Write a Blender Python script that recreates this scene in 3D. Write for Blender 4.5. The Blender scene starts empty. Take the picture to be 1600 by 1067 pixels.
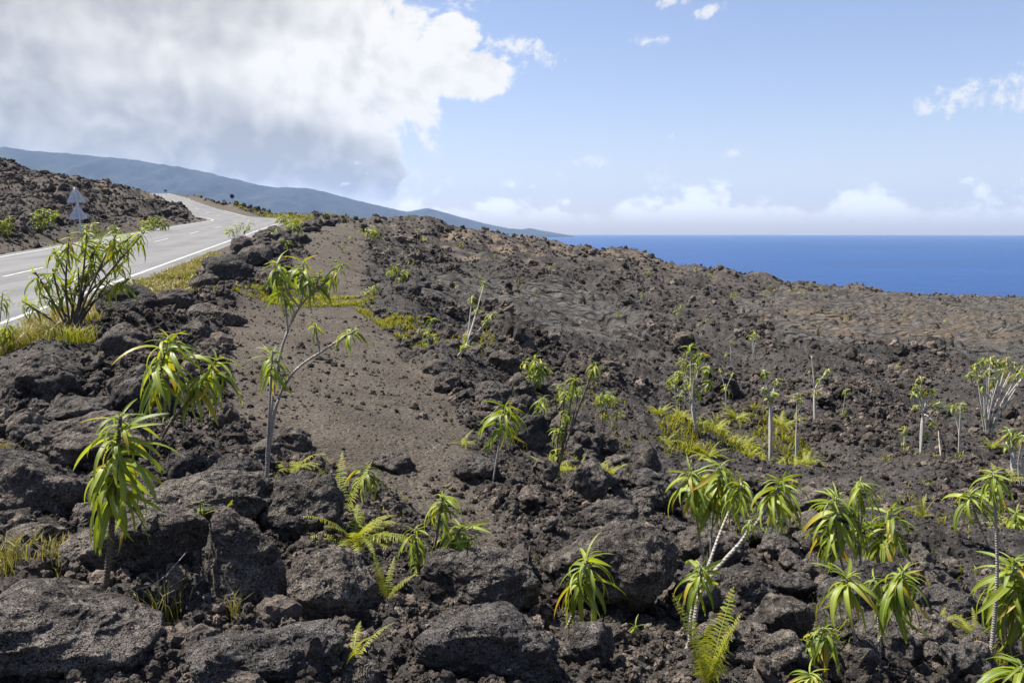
import bpy, bmesh, math, random
import numpy as np
from mathutils import Vector, Matrix, Euler

SC = bpy.context.scene
COL = SC.collection
R = math.radians

# ------------------------------------------------------------------ camera
# pixel coordinates used below are those of the 1600 x 1067 photograph; world: +Y ahead, +X right, camera eye at z = 0
F_PX = 1386.0
PITCH = math.atan((533.5 - 363.0) / F_PX)
SEA_Z = -60.0
cam_data = bpy.data.cameras.new('camera')
cam_data.sensor_width = 36.0
cam_data.lens = F_PX / 1600.0 * 36.0
cam_data.clip_start = 0.1
cam_data.clip_end = 90000.0
cam = bpy.data.objects.new('camera', cam_data)
COL.objects.link(cam)
cam.location = (0, 0, 0)
cam.rotation_euler = (R(90) - PITCH, 0, 0)
SC.camera = cam

SUN_AZ = R(-70)      # measured from straight ahead, negative = left
SUN_EL = R(60)
sd = Vector((math.sin(SUN_AZ) * math.cos(SUN_EL), math.cos(SUN_AZ) * math.cos(SUN_EL), math.sin(SUN_EL)))

SKY_STRENGTH = 0.068
EXPOSURE = 1.2
vs = SC.view_settings
vs.view_transform = 'Standard'
vs.look = 'None'
vs.exposure = EXPOSURE
vs.gamma = 1.0
vs.use_curve_mapping = False


SC.cycles.max_bounces = 6
SC.cycles.diffuse_bounces = 2
SC.cycles.glossy_bounces = 2
SC.cycles.transmission_bounces = 3
SC.cycles.volume_bounces = 0


# ------------------------------------------------------------------ node helpers
class NT:
    def __init__(self, tree):
        self.t = tree
        tree.nodes.clear()

    def n(self, typ, **kw):
        nd = self.t.nodes.new(typ)
        for k, v in kw.items():
            setattr(nd, k, v)
        return nd

    def put(self, sock, v):
        if isinstance(v, bpy.types.NodeSocket):
            self.t.links.new(v, sock)
        elif v is not None:
            if isinstance(v, (tuple, list)) and len(v) == 3 and sock.type == 'RGBA':
                v = (*v, 1)
            sock.default_value = v

    def m(self, op, a, b=None, c=None, clamp=False):
        nd = self.n('ShaderNodeMath', operation=op, use_clamp=clamp)
        for i, v in enumerate((a, b, c)):
            self.put(nd.inputs[i], v)
        return nd.outputs[0]

    def vm(self, op, a, b=None, scale=None):
        nd = self.n('ShaderNodeVectorMath', operation=op)
        self.put(nd.inputs[0], a)
        self.put(nd.inputs[1], b)
        if scale is not None:
            self.put(nd.inputs['Scale'], scale)
        return nd.outputs[0]

    def ramp(self, v, lo, hi, a=0.0, b=1.0, smooth=True):
        nd = self.n('ShaderNodeMapRange', interpolation_type='SMOOTHSTEP' if smooth else 'LINEAR', clamp=True) if False else self.n('ShaderNodeMapRange')
        nd.interpolation_type = 'SMOOTHSTEP' if smooth else 'LINEAR'
        for i, x in enumerate((v, lo, hi, a, b)):
            self.put(nd.inputs[i], x)
        return nd.outputs[0]

    def noise(self, vec, scale, detail=4.0, rough=0.55, dist=0.0, out='Fac', lac=2.0):
        nd = self.n('ShaderNodeTexNoise')
        self.put(nd.inputs['Vector'], vec)
        self.put(nd.inputs['Scale'], scale)
        nd.inputs['Detail'].default_value = detail
        nd.inputs['Roughness'].default_value = rough
        nd.inputs['Lacunarity'].default_value = lac
        nd.inputs['Distortion'].default_value = dist
        return nd.outputs[out]

    def voro(self, vec, scale, out='Distance', feature='F1', rnd=1.0):
        nd = self.n('ShaderNodeTexVoronoi', feature=feature)
        self.put(nd.inputs['Vector'], vec)
        self.put(nd.inputs['Scale'], scale)
        nd.inputs['Randomness'].default_value = rnd
        return nd.outputs[out]

    def mix(self, f, a, b, typ='MIX'):
        nd = self.n('ShaderNodeMix', data_type='RGBA', blend_type=typ)
        self.put(nd.inputs[0], f)
        self.put(nd.inputs[6], a)
        self.put(nd.inputs[7], b)
        return nd.outputs[2]

    def attr(self, name, out='Fac'):
        nd = self.n('ShaderNodeAttribute', attribute_name=name)
        return nd.outputs[out]

    def bump(self, h, strength, dist, normal=None):
        nd = self.n('ShaderNodeBump')
        self.put(nd.inputs['Height'], h)
        nd.inputs['Strength'].default_value = strength
        nd.inputs['Distance'].default_value = dist
        if normal is not None:
            self.put(nd.inputs['Normal'], normal)
        return nd.outputs[0]

    def bsdf(self, color, rough=0.9, normal=None, spec=0.3, metal=0.0):
        nd = self.n('ShaderNodeBsdfPrincipled')
        self.put(nd.inputs['Base Color'], color)
        self.put(nd.inputs['Roughness'], rough)
        self.put(nd.inputs['Metallic'], metal)
        self.put(nd.inputs['Specular IOR Level'], spec)
        if normal is not None:
            self.put(nd.inputs['Normal'], normal)
        return nd

    def out(self, sh, typ='ShaderNodeOutputMaterial', sock='Surface'):
        o = self.n(typ)
        self.t.links.new(sh, o.inputs[sock])
        return o


def pix_dir(px, py):
    u = (np.asarray(px, float) - 800.0) / F_PX
    v = (533.5 - np.asarray(py, float)) / F_PX
    return u, math.cos(PITCH) + v * math.sin(PITCH), -math.sin(PITCH) + v * math.cos(PITCH)


def pix_ang(px, py):
    x, y, z = pix_dir(px, py)
    return math.degrees(math.atan2(x, y)), math.degrees(math.atan2(z, math.hypot(x, y)))


# ------------------------------------------------------------------ world: sky with clouds, all by direction
world = bpy.data.worlds.new('World')
SC.world = world
world.use_nodes = True
w = NT(world.node_tree)
sky = w.n('ShaderNodeTexSky', sky_type='NISHITA')
sky.sun_disc = False
sky.sun_elevation = SUN_EL
sky.sun_rotation = SUN_AZ
sky.altitude = 60.0
sky.air_density = 1.0
sky.dust_density = 0.6
sky.ozone_density = 1.4
tc = w.n('ShaderNodeTexCoord')
D = tc.outputs['Generated']
sep = w.n('ShaderNodeSeparateXYZ')
w.put(sep.inputs[0], D)
AZ = w.m('MULTIPLY', w.m('ARCTAN2', sep.outputs[0], sep.outputs[1]), 57.2958)
EL = w.m('MULTIPLY', w.m('ARCSINE', sep.outputs[2]), 57.2958)


AE = w.n('ShaderNodeCombineXYZ')
w.put(AE.inputs[0], AZ)
w.put(AE.inputs[1], EL)


def ell(px, py, rx, ry, tilt=0.0):
    a, e = pix_ang(px, py)
    k = 57.2958 / F_PX
    mp = w.n('ShaderNodeMapping', vector_type='TEXTURE')
    w.put(mp.inputs[0], AE.outputs[0])
    mp.inputs['Location'].default_value = (a, e, 0)
    mp.inputs['Rotation'].default_value = (0, 0, R(tilt))
    mp.inputs['Scale'].default_value = (rx * k, ry * k, 1)
    dt = w.n('ShaderNodeVectorMath', operation='DOT_PRODUCT')
    w.put(dt.inputs[0], mp.outputs[0])
    w.put(dt.inputs[1], mp.outputs[0])
    return w.m('SUBTRACT', 1.0, dt.outputs['Value'])


def smax(lst, k=0.15):
    o = lst[0]
    for b in lst[1:]:
        o = w.m('SMOOTH_MAX', o, b, k)
    return w.m('MAXIMUM', o, -1.2)


warp = w.vm('SCALE', w.vm('SUBTRACT', w.noise(D, 9.0, 1.0, 0.5, out='Color'), (0.5, 0.5, 0.5)), scale=0.05)
DW = w.vm('ADD', D, warp)
nA = w.noise(DW, 6.0, 6.0, 0.6)
nB = w.noise(DW, 24.0, 5.0, 0.66)
nC = w.m('SUBTRACT', 1.0, w.voro(DW, 26.0))       # cauliflower lumps
sh = w.vm('ADD', DW, (sd * 0.02)[:])
nS = w.noise(sh, 6.0, 3.0, 0.6)     # the same field a little towards the sun
nT = w.noise(sh, 24.0, 2.0, 0.66)
billow = w.m('ADD', w.m('MULTIPLY', w.m('SUBTRACT', nA, 0.5), 2.6), w.m('ADD', w.m('MULTIPLY', w.m('SUBTRACT', nB, 0.5), 1.9), w.m('MULTIPLY', w.m('SUBTRACT', nC, 0.62), 0.7)))
macro = smax([ell(100, 40, 520, 260), ell(430, 80, 290, 210), ell(610, 110, 110, 100), ell(742, 120, 84, 44, 14), ell(700, 60, 60, 40), ell(-400, -150, 800, 480), ell(200, -420, 480, 360),
              ell(420, 225, 190, 62, -8), ell(60, 200, 560, 130, -4), ell(300, 262, 330, 45, -10), ell(500, 268, 95, 26)])
cov_big = w.ramp(w.m('ADD', w.m('MULTIPLY', macro, 1.8), w.m('MULTIPLY', billow, 1.3)), 0.0, 0.6)
small = smax([ell(812, 72, 48, 15, -8), ell(852, 90, 30, 14, -20), ell(1008, 62, 34, 9, -6), ell(1046, 4, 28, 9), ell(1112, 16, 34, 9, 14), ell(1500, 150, 60, 22, 14),
              ell(1592, 142, 50, 30), ell(728, 2, 30, 12), ell(920, 254, 34, 9), ell(1142, 240, 16, 8), ell(1056, 210, 18, 7), ell(795, 288, 14, 8), ell(560, 294, 60, 10)], 0.05)
cov_small = w.m('MULTIPLY', w.ramp(w.m('ADD', w.m('MULTIPLY', small, 0.62), w.m('MULTIPLY', w.m('SUBTRACT', w.noise(DW, 62.0, 4.0, 0.66), 0.5), 4.2)), 0.0, 1.1), 0.8)
# low cumulus along the whole horizon
flat = w.n('ShaderNodeVectorMath', operation='MULTIPLY')
w.put(flat.inputs[0], D)
flat.inputs[1].default_value = (1.0, 1.0, 1.5)
nH = w.noise(flat.outputs[0], 34.0, 5.0, 0.64)
nHl = w.noise(flat.outputs[0], 9.0, 1.0, 0.5)
top = w.m('ADD', 2.75, w.m('MULTIPLY', w.m('SUBTRACT', nHl, 0.5), 6.0))
up = w.m('SUBTRACT', top, EL)
cov_h = w.ramp(w.m('ADD', w.m('MULTIPLY', up, 0.6), w.m('MULTIPLY', w.m('SUBTRACT', nH, 0.5), 4.6)), 0.0, 1.0)
cov_h = w.m('MULTIPLY', w.m('MULTIPLY', cov_h, w.ramp(EL, 0.2, 2.0)), 0.95)
# thin scattered fair-weather cloud elsewhere in the sky
nF = w.noise(DW, 4.2, 4.0, 0.62)
cov_f = w.m('MULTIPLY', w.m('MULTIPLY', w.ramp(nF, 0.60, 0.80), w.ramp(EL, 18.0, 32.0)), 0.7)
cov = w.m('MAXIMUM', w.m('MAXIMUM', cov_big, cov_small), w.m('MAXIMUM', cov_h, cov_f))
# cloud tone: sunlit billows white, thick undersides grey
selfsh = w.m('ADD', w.m('MULTIPLY', w.m('SUBTRACT', nS, nA), 1.6), w.m('MULTIPLY', w.m('SUBTRACT', nT, nB), 0.8))
under = smax([ell(400, 240, 290, 62, -9), w.m('MULTIPLY', ell(120, -10, 330, 80, 6), 0.55), w.m('MULTIPLY', ell(40, 190, 400, 90, -4), 0.75), w.m('MULTIPLY', ell(-300, 150, 420, 330), 0.8)], 0.3)
greyf = w.m('ADD', w.m('MULTIPLY', w.ramp(w.m('ADD', under, w.m('MULTIPLY', billow, 0.26)), -0.75, 1.0), 0.95), selfsh, clamp=True)
greyf = w.m('MULTIPLY', greyf, cov_big, clamp=True)
gain = 1.0 / (SKY_STRENGTH * 2.0 ** EXPOSURE)
white = tuple(c * gain for c in (1.02, 1.0, 0.96))
grey = tuple(c * gain for c in (0.44, 0.45, 0.47))
ccol = w.mix(greyf, white, grey)
ccol = w.mix(w.ramp(EL, 5.0, 2.0), ccol, w.mix(greyf, tuple(1.35 * c for c in white), grey))   # cloud tops far out over the sea, brightened to carry through the haze
skyc = sky.outputs[0]
skyc = w.mix(1.0, skyc, (1.02, 0.91, 0.98), 'MULTIPLY')
final = w.mix(cov, skyc, ccol)
bg = w.n('ShaderNodeBackground')
w.put(bg.inputs[0], final)
bg.inputs[1].default_value = SKY_STRENGTH
w.out(bg.outputs[0], 'ShaderNodeOutputWorld')
world.cycles.sampling_method = 'MANUAL'
world.cycles.sample_map_resolution = 1024

sun_l = bpy.data.lights.new('sun', 'SUN')
sun_l.energy = 4.8
sun_l.angle = R(0.53)
sun_l.color = (1.0, 0.955, 0.88)
sun = bpy.data.objects.new('sun', sun_l)
COL.objects.link(sun)
sun.rotation_euler = sd.to_track_quat('Z', 'Y').to_euler()
sun.location = (sd * 200)[:]


# ------------------------------------------------------------------ numpy noise
def _hash(ix, iy, iz, seed):
    h = (ix.astype(np.int64) * 374761393 + iy.astype(np.int64) * 668265263 + iz.astype(np.int64) * 2147483647 + seed * 974634777) & 0xFFFFFFFF
    h = ((h ^ (h >> 13)) * 1274126177) & 0xFFFFFFFF
    h = ((h ^ (h >> 16)) * 2246822519) & 0xFFFFFFFF
    return (h ^ (h >> 15)) & 0xFFFFFFFF


def noise2(x, y, seed=0):
    ix = np.floor(x); iy = np.floor(y)
    fx = x - ix; fy = y - iy
    u = fx * fx * fx * (fx * (fx * 6 - 15) + 10)
    v = fy * fy * fy * (fy * (fy * 6 - 15) + 10)
    z = np.zeros_like(ix)

    def g(ax, ay):
        a = _hash(ix + ax, iy + ay, z, seed) * (2 * math.pi / 4294967296.0)
        return np.cos(a) * (fx - ax) + np.sin(a) * (fy - ay)
    a = g(0, 0); b = g(1, 0); c = g(0, 1); d = g(1, 1)
    return ((a + (b - a) * u) * (1 - v) + (c + (d - c) * u) * v) * 1.5


def noise3(p, seed=0):
    i = np.floor(p)
    f = p - i
    s = f * f * f * (f * (f * 6 - 15) + 10)
    r = 0
    for ax in (0, 1):
        for ay in (0, 1):
            for az in (0, 1):
                h = _hash(i[:, 0] + ax, i[:, 1] + ay, i[:, 2] + az, seed)
                t = h * (2 * math.pi / 4294967296.0)
                zz = ((h >> 7) & 1023) / 511.5 - 1.0
                rr = np.sqrt(np.maximum(0, 1 - zz * zz))
                gdot = np.cos(t) * rr * (f[:, 0] - ax) + np.sin(t) * rr * (f[:, 1] - ay) + zz * (f[:, 2] - az)
                wt = (s[:, 0] if ax else 1 - s[:, 0]) * (s[:, 1] if ay else 1 - s[:, 1]) * (s[:, 2] if az else 1 - s[:, 2])
                r = r + gdot * wt
    return r * 1.5


def fbm2(x, y, octs, seed, gain=0.5):
    r = 0; a = 1.0; f = 1.0
    for o in range(octs):
        r = r + a * noise2(x * f + 17.3 * o, y * f - 9.1 * o, seed + o)
        a *= gain; f *= 2.03
    return r


def worley2(x, y, seed):
    ix = np.floor(x); iy = np.floor(y)
    f1 = np.full(x.shape, 9.0); f2 = np.full(x.shape, 9.0); ident = np.zeros(x.shape); dxm = np.zeros(x.shape); dym = np.zeros(x.shape)
    z = np.zeros_like(ix)
    for ax in (-1, 0, 1):
        for ay in (-1, 0, 1):
            h = _hash(ix + ax, iy + ay, z, seed)
            jx = (h & 1023) / 1023.0; jy = ((h >> 10) & 1023) / 1023.0
            dx = ix + ax + jx - x; dy = iy + ay + jy - y
            d = np.sqrt(dx * dx + dy * dy)
            c = d < f1
            f2 = np.where(c, f1, np.minimum(f2, d))
            ident = np.where(c, ((h >> 20) & 1023) / 1023.0, ident)
            dxm = np.where(c, dx, dxm); dym = np.where(c, dy, dym)
            f1 = np.where(c, d, f1)
    return f1, f2, ident, dxm, dym


def sstep(x, lo, hi):
    t = np.clip((x - lo) / (hi - lo), 0, 1)
    return t * t * (3 - 2 * t)


# ------------------------------------------------------------------ road line
ROAD_C = [(-30, -3.7), (0, -8.97), (30, -14.2), (60, -19.4), (77, -22.4), (90, -27.6), (100, -32.8), (115, -39.9), (140, -53.7), (155, -62.0), (190, -81.0)]
_ry = np.linspace(-30, 190, 441)
_rx = np.interp(_ry, [a for a, b in ROAD_C], [b for a, b in ROAD_C])
_k = np.hanning(23); _k /= _k.sum()
_rx = np.convolve(np.pad(_rx, 11, mode='reflect', reflect_type='odd'), _k, mode='valid')

_rz = np.interp(_ry, [-30, 0, 60, 80, 100, 115, 140, 155, 190], [-3.3, -2.08, 0.38, 1.12, 1.75, 2.74, 5.3, 6.6, 9.0])
_rz = np.convolve(np.pad(_rz, 11, mode='reflect', reflect_type='odd'), _k, mode='valid')


def road_z(y):
    return np.interp(y, _ry, _rz)


def road_dist(x, y):
    # signed lateral distance from the centre line (positive = right side, towards the sea)
    xc = np.interp(y, _ry, _rx)
    sl = np.interp(y, _ry, np.gradient(_rx, _ry))
    return (x - xc) / np.sqrt(1 + sl * sl)


# ------------------------------------------------------------------ ground shape
# (pixel x, pixel y, distance ahead) of points on the ground, read off the photograph
CTRL = [
    (-300, 1067, 2.9), (0, 1067, 2.9), (400, 1067, 3.0), (800, 1067, 3.2), (1200, 1067, 3.5), (1600, 1067, 4.0), (1900, 1067, 4.4),
    (-300, 800, 4.6), (0, 800, 4.5), (250, 800, 4.7), (500, 800, 5.1), (800, 800, 5.8), (1200, 800, 7.6), (1600, 800, 9.2), (1900, 800, 10.5),
    (0, 600, 8.0), (200, 600, 8.6), (400, 600, 9.6), (600, 600, 10.2), (800, 600, 12.2), (1000, 600, 16), (1200, 600, 19.5), (1600, 600, 22.5), (1900, 600, 24),
    (1000, 690, 10.5), (1200, 690, 13.0), (1540, 690, 15.0), (700, 690, 7.6), (500, 690, 7.0),
    (200, 520, 12.3), (400, 500, 16), (400, 470, 19.5), (600, 480, 20), (800, 500, 23), (1000, 500, 32), (1200, 500, 37), (1400, 530, 34), (1600, 530, 36), (1900, 530, 38),
    (330, 445, 21), (400, 420, 27), (470, 385, 36), (450, 362, 46), (530, 400, 36), (600, 400, 42), (700, 400, 52), (800, 410, 56), (1000, 425, 62), (1200, 455, 62), (1400, 478, 63), (1600, 488, 66),
    (500, 345, 62), (620, 355, 66), (440, 331, 112), (480, 334, 80), (560, 337, 76), (700, 347, 86), (800, 364, 92), (880, 379, 96), (1000, 397, 98), (1200, 433, 98), (1400, 456, 98), (1600, 466, 98), (1900, 480, 98),
    (380, 318, 122), (320, 307, 140), (290, 303, 150),
    (-300, 300, 60), (-300, 360, 32), (-300, 200, 95), (0, 300, 62), (0, 250, 95), (100, 273, 98), (200, 291, 108), (265, 301, 130), (0, 350, 41), (130, 345, 45), (240, 340, 57), (120, 310, 66), (240, 312, 80), (60, 375, 35),
    (338, 339, 85), (318, 330, 89), (296, 316, 98), (278, 306, 112), (200, 352, 50), (300, 343, 78),
]
_pts = []
for px, py, Y in CTRL:
    u, dy, dz = pix_dir(px, py)
    _pts.append((u / dy * Y, Y, dz / dy * Y))
for px, k in ((-300, 1), (0, 1), (100, 1), (200, 1), (290, 1), (380, 1), (480, 1), (560, 1), (700, 1), (800, 1), (880, 1), (1000, 1), (1200, 1), (1400, 1), (1600, 1), (1900, 1)):
    sil = np.interp(px, [-300, 0, 100, 200, 290, 440, 560, 700, 800, 880, 1000, 1200, 1400, 1600, 1900], [200, 250, 273, 291, 303, 331, 337, 347, 364, 379, 397, 433, 456, 466, 480])
    u, dy, dz = pix_dir(px, sil)
    q = dz / dy
    for Y, drop in ((170, 6.0), (280, 20.0), (600, 70.0)):
        _pts.append((u / dy * Y, Y, max(q * Y - drop, -62)))
for a in (-170, -120, -75, 75, 120, 170):
    for d, z in ((1.5, -1.6), (6, -1.6), (20, -2.0)):
        s = math.sin(R(a))
        _pts.append((s * d, math.cos(R(a)) * d, z - (0.04 * d * s if s > 0 else -0.02 * d * -s)))
    s = math.sin(R(a))
    _pts.append((s * 120, math.cos(R(a)) * 120, -7.0 if s > 0 else 6.0))
    _pts.append((s * 600, math.cos(R(a)) * 600, -62 if s > 0 else 10))
for a in (-40, 0, 40):
    _pts.append((math.sin(R(a)) * 1.0, math.cos(R(a)) * 1.0, -1.6))
for Y in (-6, 0, 6, 12, 18, 25, 32, 40, 48, 56, 66, 80, 100, 125, 150):
    xc = float(np.interp(Y, _ry, _rx))
    for o in (-3.4, 3.4):
        _pts.append((xc + o, Y, float(road_z(Y))))
_pts = np.array(_pts)


def _uv(x, y):
    d = np.maximum(np.sqrt(x * x + y * y), 0.6)
    a = np.arctan2(x, y)
    return a * 1.6, np.log(d)


_cu, _cv = _uv(_pts[:, 0], _pts[:, 1])


def _phi(r2):
    return r2 * np.log(r2 + 1e-12)


_n = len(_pts)
_A = np.zeros((_n + 3, _n + 3))
_A[:_n, :_n] = _phi((_cu[:, None] - _cu) ** 2 + (_cv[:, None] - _cv) ** 2) + np.eye(_n) * 0.006
_A[:_n, _n:] = np.stack([np.ones(_n), _cu, _cv], 1)
_A[_n:, :_n] = _A[:_n, _n:].T
_W = np.linalg.solve(_A, np.concatenate([_pts[:, 2], np.zeros(3)]))


def H_macro(x, y):
    x = np.atleast_1d(np.asarray(x, float)); y = np.atleast_1d(np.asarray(y, float))
    out = np.empty(x.shape)
    for s in range(0, x.size, 20000):
        u, v = _uv(x[s:s + 20000], y[s:s + 20000])
        out[s:s + 20000] = _phi((u[:, None] - _cu) ** 2 + (v[:, None] - _cv) ** 2) @ _W[:_n] + _W[_n] + _W[_n + 1] * u + _W[_n + 2] * v
    rd = np.abs(road_dist(x, y))
    t = sstep(rd, 3.7, 5.0)
    t = np.where((y > -28) & (y < 165), t, 1.0)
    return np.maximum(out * t + (road_z(y) - 0.035) * (1 - t), -61.0)


def project(x, y, z):
    c, s = math.cos(PITCH), math.sin(PITCH)
    dep = np.maximum(y * c - z * s, 0.05)
    upc = y * s + z * c
    return 800 + F_PX * x / dep, 533.5 - F_PX * upc / dep


def poly_mask(px, py, poly, soft):
    inside = np.zeros(px.shape, bool)
    dmin = np.full(px.shape, 1e9)
    n = len(poly)
    for i in range(n):
        x0, y0 = poly[i]; x1, y1 = poly[(i + 1) % n]
        cond = ((y0 > py) != (y1 > py)) & (px < (x1 - x0) * (py - y0) / (y1 - y0 + 1e-9) + x0)
        inside ^= cond
        dx, dy = x1 - x0, y1 - y0
        t = np.clip(((px - x0) * dx + (py - y0) * dy) / (dx * dx + dy * dy), 0, 1)
        dmin = np.minimum(dmin, np.hypot(px - x0 - t * dx, (py - y0 - t * dy) * 1.8))
    sd_ = np.where(inside, dmin, -dmin)
    return sstep(sd_, -soft, soft)


GRAVEL = [(330, 500), (385, 478), (470, 470), (462, 430), (480, 400), (476, 366), (500, 348), (566, 346), (582, 380), (568, 430), (585, 480), (640, 560), (715, 640), (760, 700), (748, 760),
          (800, 850), (740, 880), (660, 800), (590, 770), (520, 740), (420, 690), (370, 650), (345, 560)]
PAHOE = [[(1120, 472), (1250, 452), (1600, 468), (2000, 476), (2000, 575), (1600, 562), (1430, 555), (1290, 545), (1200, 515)],
         [(765, 470), (850, 440), (930, 455), (1000, 500), (1010, 530), (950, 545), (880, 535), (790, 520)],
         [(640, 440), (760, 430), (800, 450), (760, 470), (660, 470)],
         [(120, 350), (270, 345), (290, 362), (120, 372)]]
TAN = [[(600, 346), (760, 352), (900, 372), (1060, 392), (1060, 412), (900, 398), (760, 400), (620, 375)],
       [(-200, 225), (120, 276), (280, 303), (230, 318), (100, 295), (-200, 262)],
       [(1150, 475), (1330, 470), (1600, 490), (2000, 490), (2000, 555), (1600, 545), (1400, 540), (1250, 520)]]


def zones(x, y, zm):
    px, py = project(x, y, zm)
    d = np.hypot(x, y)
    px = px + 22 * fbm2(x * 0.9 / np.maximum(d, 3) * 9, y * 0.25, 3, 41)
    py = py + 9 * fbm2(x * 0.9 / np.maximum(d, 3) * 9 + 50, y * 0.25, 3, 47)
    front = y > 0.5
    g = poly_mask(px, py, GRAVEL, 16) * front
    ph = np.zeros(x.shape)
    for p in PAHOE:
        ph = np.maximum(ph, poly_mask(px, py, p, 9) * front)
    tn = np.zeros(x.shape)
    for p in TAN:
        tn = np.maximum(tn, poly_mask(px, py, p, 14) * front)
    tn = np.maximum(tn, 0.35 * sstep(d, 45, 80) * (1 - sstep(d, 100, 120)))
    rd = road_dist(x, y)
    onroad = (y > -28) & (y < 165)
    verge = (1 - sstep(np.abs(rd), 4.2, 5.6)) * onroad
    g = np.maximum(g, verge)
    ph = ph * (1 - g)
    return g, ph, tn, verge


def coarseness(x, y):
    return sstep(fbm2(x / 4.5, y / 4.5, 3, 97), -0.22, 0.32)


def H_full(x, y, with_zones=False):
    x = np.atleast_1d(np.asarray(x, float)); y = np.atleast_1d(np.asarray(y, float))
    zm = H_macro(x, y)
    g, ph, tn, verge = zones(x, y, zm)
    d = np.hypot(x, y)
    rub = (1 - g) * (1 - ph)
    near = sstep(d, 4, 16)
    cz = coarseness(x, y)
    h_r = (0.10 + 0.30 * near) * (fbm2(x / 2.2, y / 2.2, 2, 5)) + 0.15 * (0.25 + 0.75 * cz) * (0.35 + 0.65 * near) * (0.5 - np.abs(noise2(x / 0.75, y / 0.75, 9))) + 0.085 * (0.3 + 0.7 * cz) * (0.5 - np.abs(noise2(x / 0.3, y / 0.3, 13))) + 0.05 * noise2(x / 0.13, y / 0.13, 15)
    far = sstep(d, 30, 75)
    h_r = h_r + far * (0.85 * fbm2(x / 9.0, y / 9.0, 3, 21) - 0.75 + 0.4 * (0.4 - np.abs(noise2(x / 2.6, y / 2.6, 23))))
    # smooth crusts: broad swells, tilted slabs and ropy wrinkles
    sx = x / 5.5 + 0.25 * noise2(x / 3, y / 3, 31)
    h_p = 0.34 * fbm2(sx, y / 4.0, 2, 33) + 0.10 * np.abs(noise2(x / 1.6, y / 1.1, 35)) + 0.025 * np.sin(14 * (y / 2 + 0.8 * noise2(x / 1.7, y / 2.0, 37))) + 0.03 * noise2(x / 0.35, y / 0.3, 39)
    wx = x / 2.4 + 0.3 * noise2(x / 1.3, y / 1.3, 55); wy = y / 1.7 + 0.3 * noise2(x / 1.3 + 9, y / 1.3, 57)
    f1, f2, cid, ddx, ddy = worley2(wx, wy, 59)
    h_p = h_p + 0.24 * (cid - 0.5) + 0.34 * (ddx * (cid - 0.5) + ddy * (np.mod(cid * 7.0, 1.0) - 0.35)) - 0.26 * (1 - sstep(f2 - f1, 0.0, 0.16))
    h_p = h_p + 0.11 * (0.4 - np.abs(noise2(x / 0.5, y / 0.42, 58)))
    h_g = 0.05 * fbm2(x / 1.8, y / 1.8, 3, 61) + 0.012 * noise2(x / 0.16, y / 0.16, 63) + 0.008 * noise2(x / 0.06, y / 0.06, 65)
    ravel = 1 - (1 - sstep(np.abs(road_dist(x, y)), 3.5, 5.0)) * ((y > -28) & (y < 165))
    z = zm + (rub * h_r + ph * h_p + g * h_g) * ravel
    z = z - 0.11 * (1 - sstep(np.abs(road_dist(x, y)), 3.15, 3.5)) * ((y > -28) & (y < 165))
    if with_zones:
        return z, g, ph, tn, verge, zm
    return z


def hit(px, py, full=False):
    u, dy, dz = pix_dir(px, py)
    u, dz = float(u / dy), float(dz / dy)
    Y = np.exp(np.linspace(math.log(1.2), math.log(220), 900))
    h = (H_full if full else H_macro)(u * Y, Y)
    below = np.nonzero(dz * Y <= h)[0]
    if len(below) == 0:
        i = int(np.argmin(dz * Y - h))
    else:
        i = int(below[0])
    y = float(Y[i]); x = u * y
    return x, y, float(H_full([x], [y])[0])


# ------------------------------------------------------------------ object helpers
def link(o, parent=None):
    COL.objects.link(o)
    if parent is not None:
        o.parent = parent
    return o


def mesh_obj(name, verts, faces, mat, parent=None, smooth=False, tris=None):
    me = bpy.data.meshes.new(name)
    if isinstance(verts, np.ndarray):
        fa = np.asarray(faces)
        me.vertices.add(len(verts))
        me.vertices.foreach_set('co', np.ascontiguousarray(verts, dtype=np.float32).ravel())
        k = fa.shape[1]
        me.loops.add(fa.size)
        me.loops.foreach_set('vertex_index', np.ascontiguousarray(fa, dtype=np.int32).ravel())
        me.polygons.add(len(fa))
        me.polygons.foreach_set('loop_start', np.arange(0, fa.size, k, dtype=np.int32))
        me.polygons.foreach_set('loop_total', np.full(len(fa), k, dtype=np.int32))
        me.update(calc_edges=True)
        me.validate()
    else:
        me.from_pydata(verts, [], faces)
        me.update()
    if smooth:
        me.polygons.foreach_set('use_smooth', np.ones(len(me.polygons), dtype=bool))
    if mat is not None:
        me.materials.append(mat)
    return link(bpy.data.objects.new(name, me), parent)


def tag(o, label=None, cat=None, group=None, kind=None):
    if label: o['label'] = label
    if cat: o['category'] = cat
    if group: o['group'] = group
    if kind: o['kind'] = kind
    return o


def empty(name, loc, label=None, cat=None, group=None):
    o = bpy.data.objects.new(name, None)
    o.empty_display_size = 0.1
    o.location = loc
    link(o)
    return tag(o, label, cat, group)


def material(name):
    m = bpy.data.materials.new(name)
    m.use_nodes = True
    return m, NT(m.node_tree)


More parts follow.
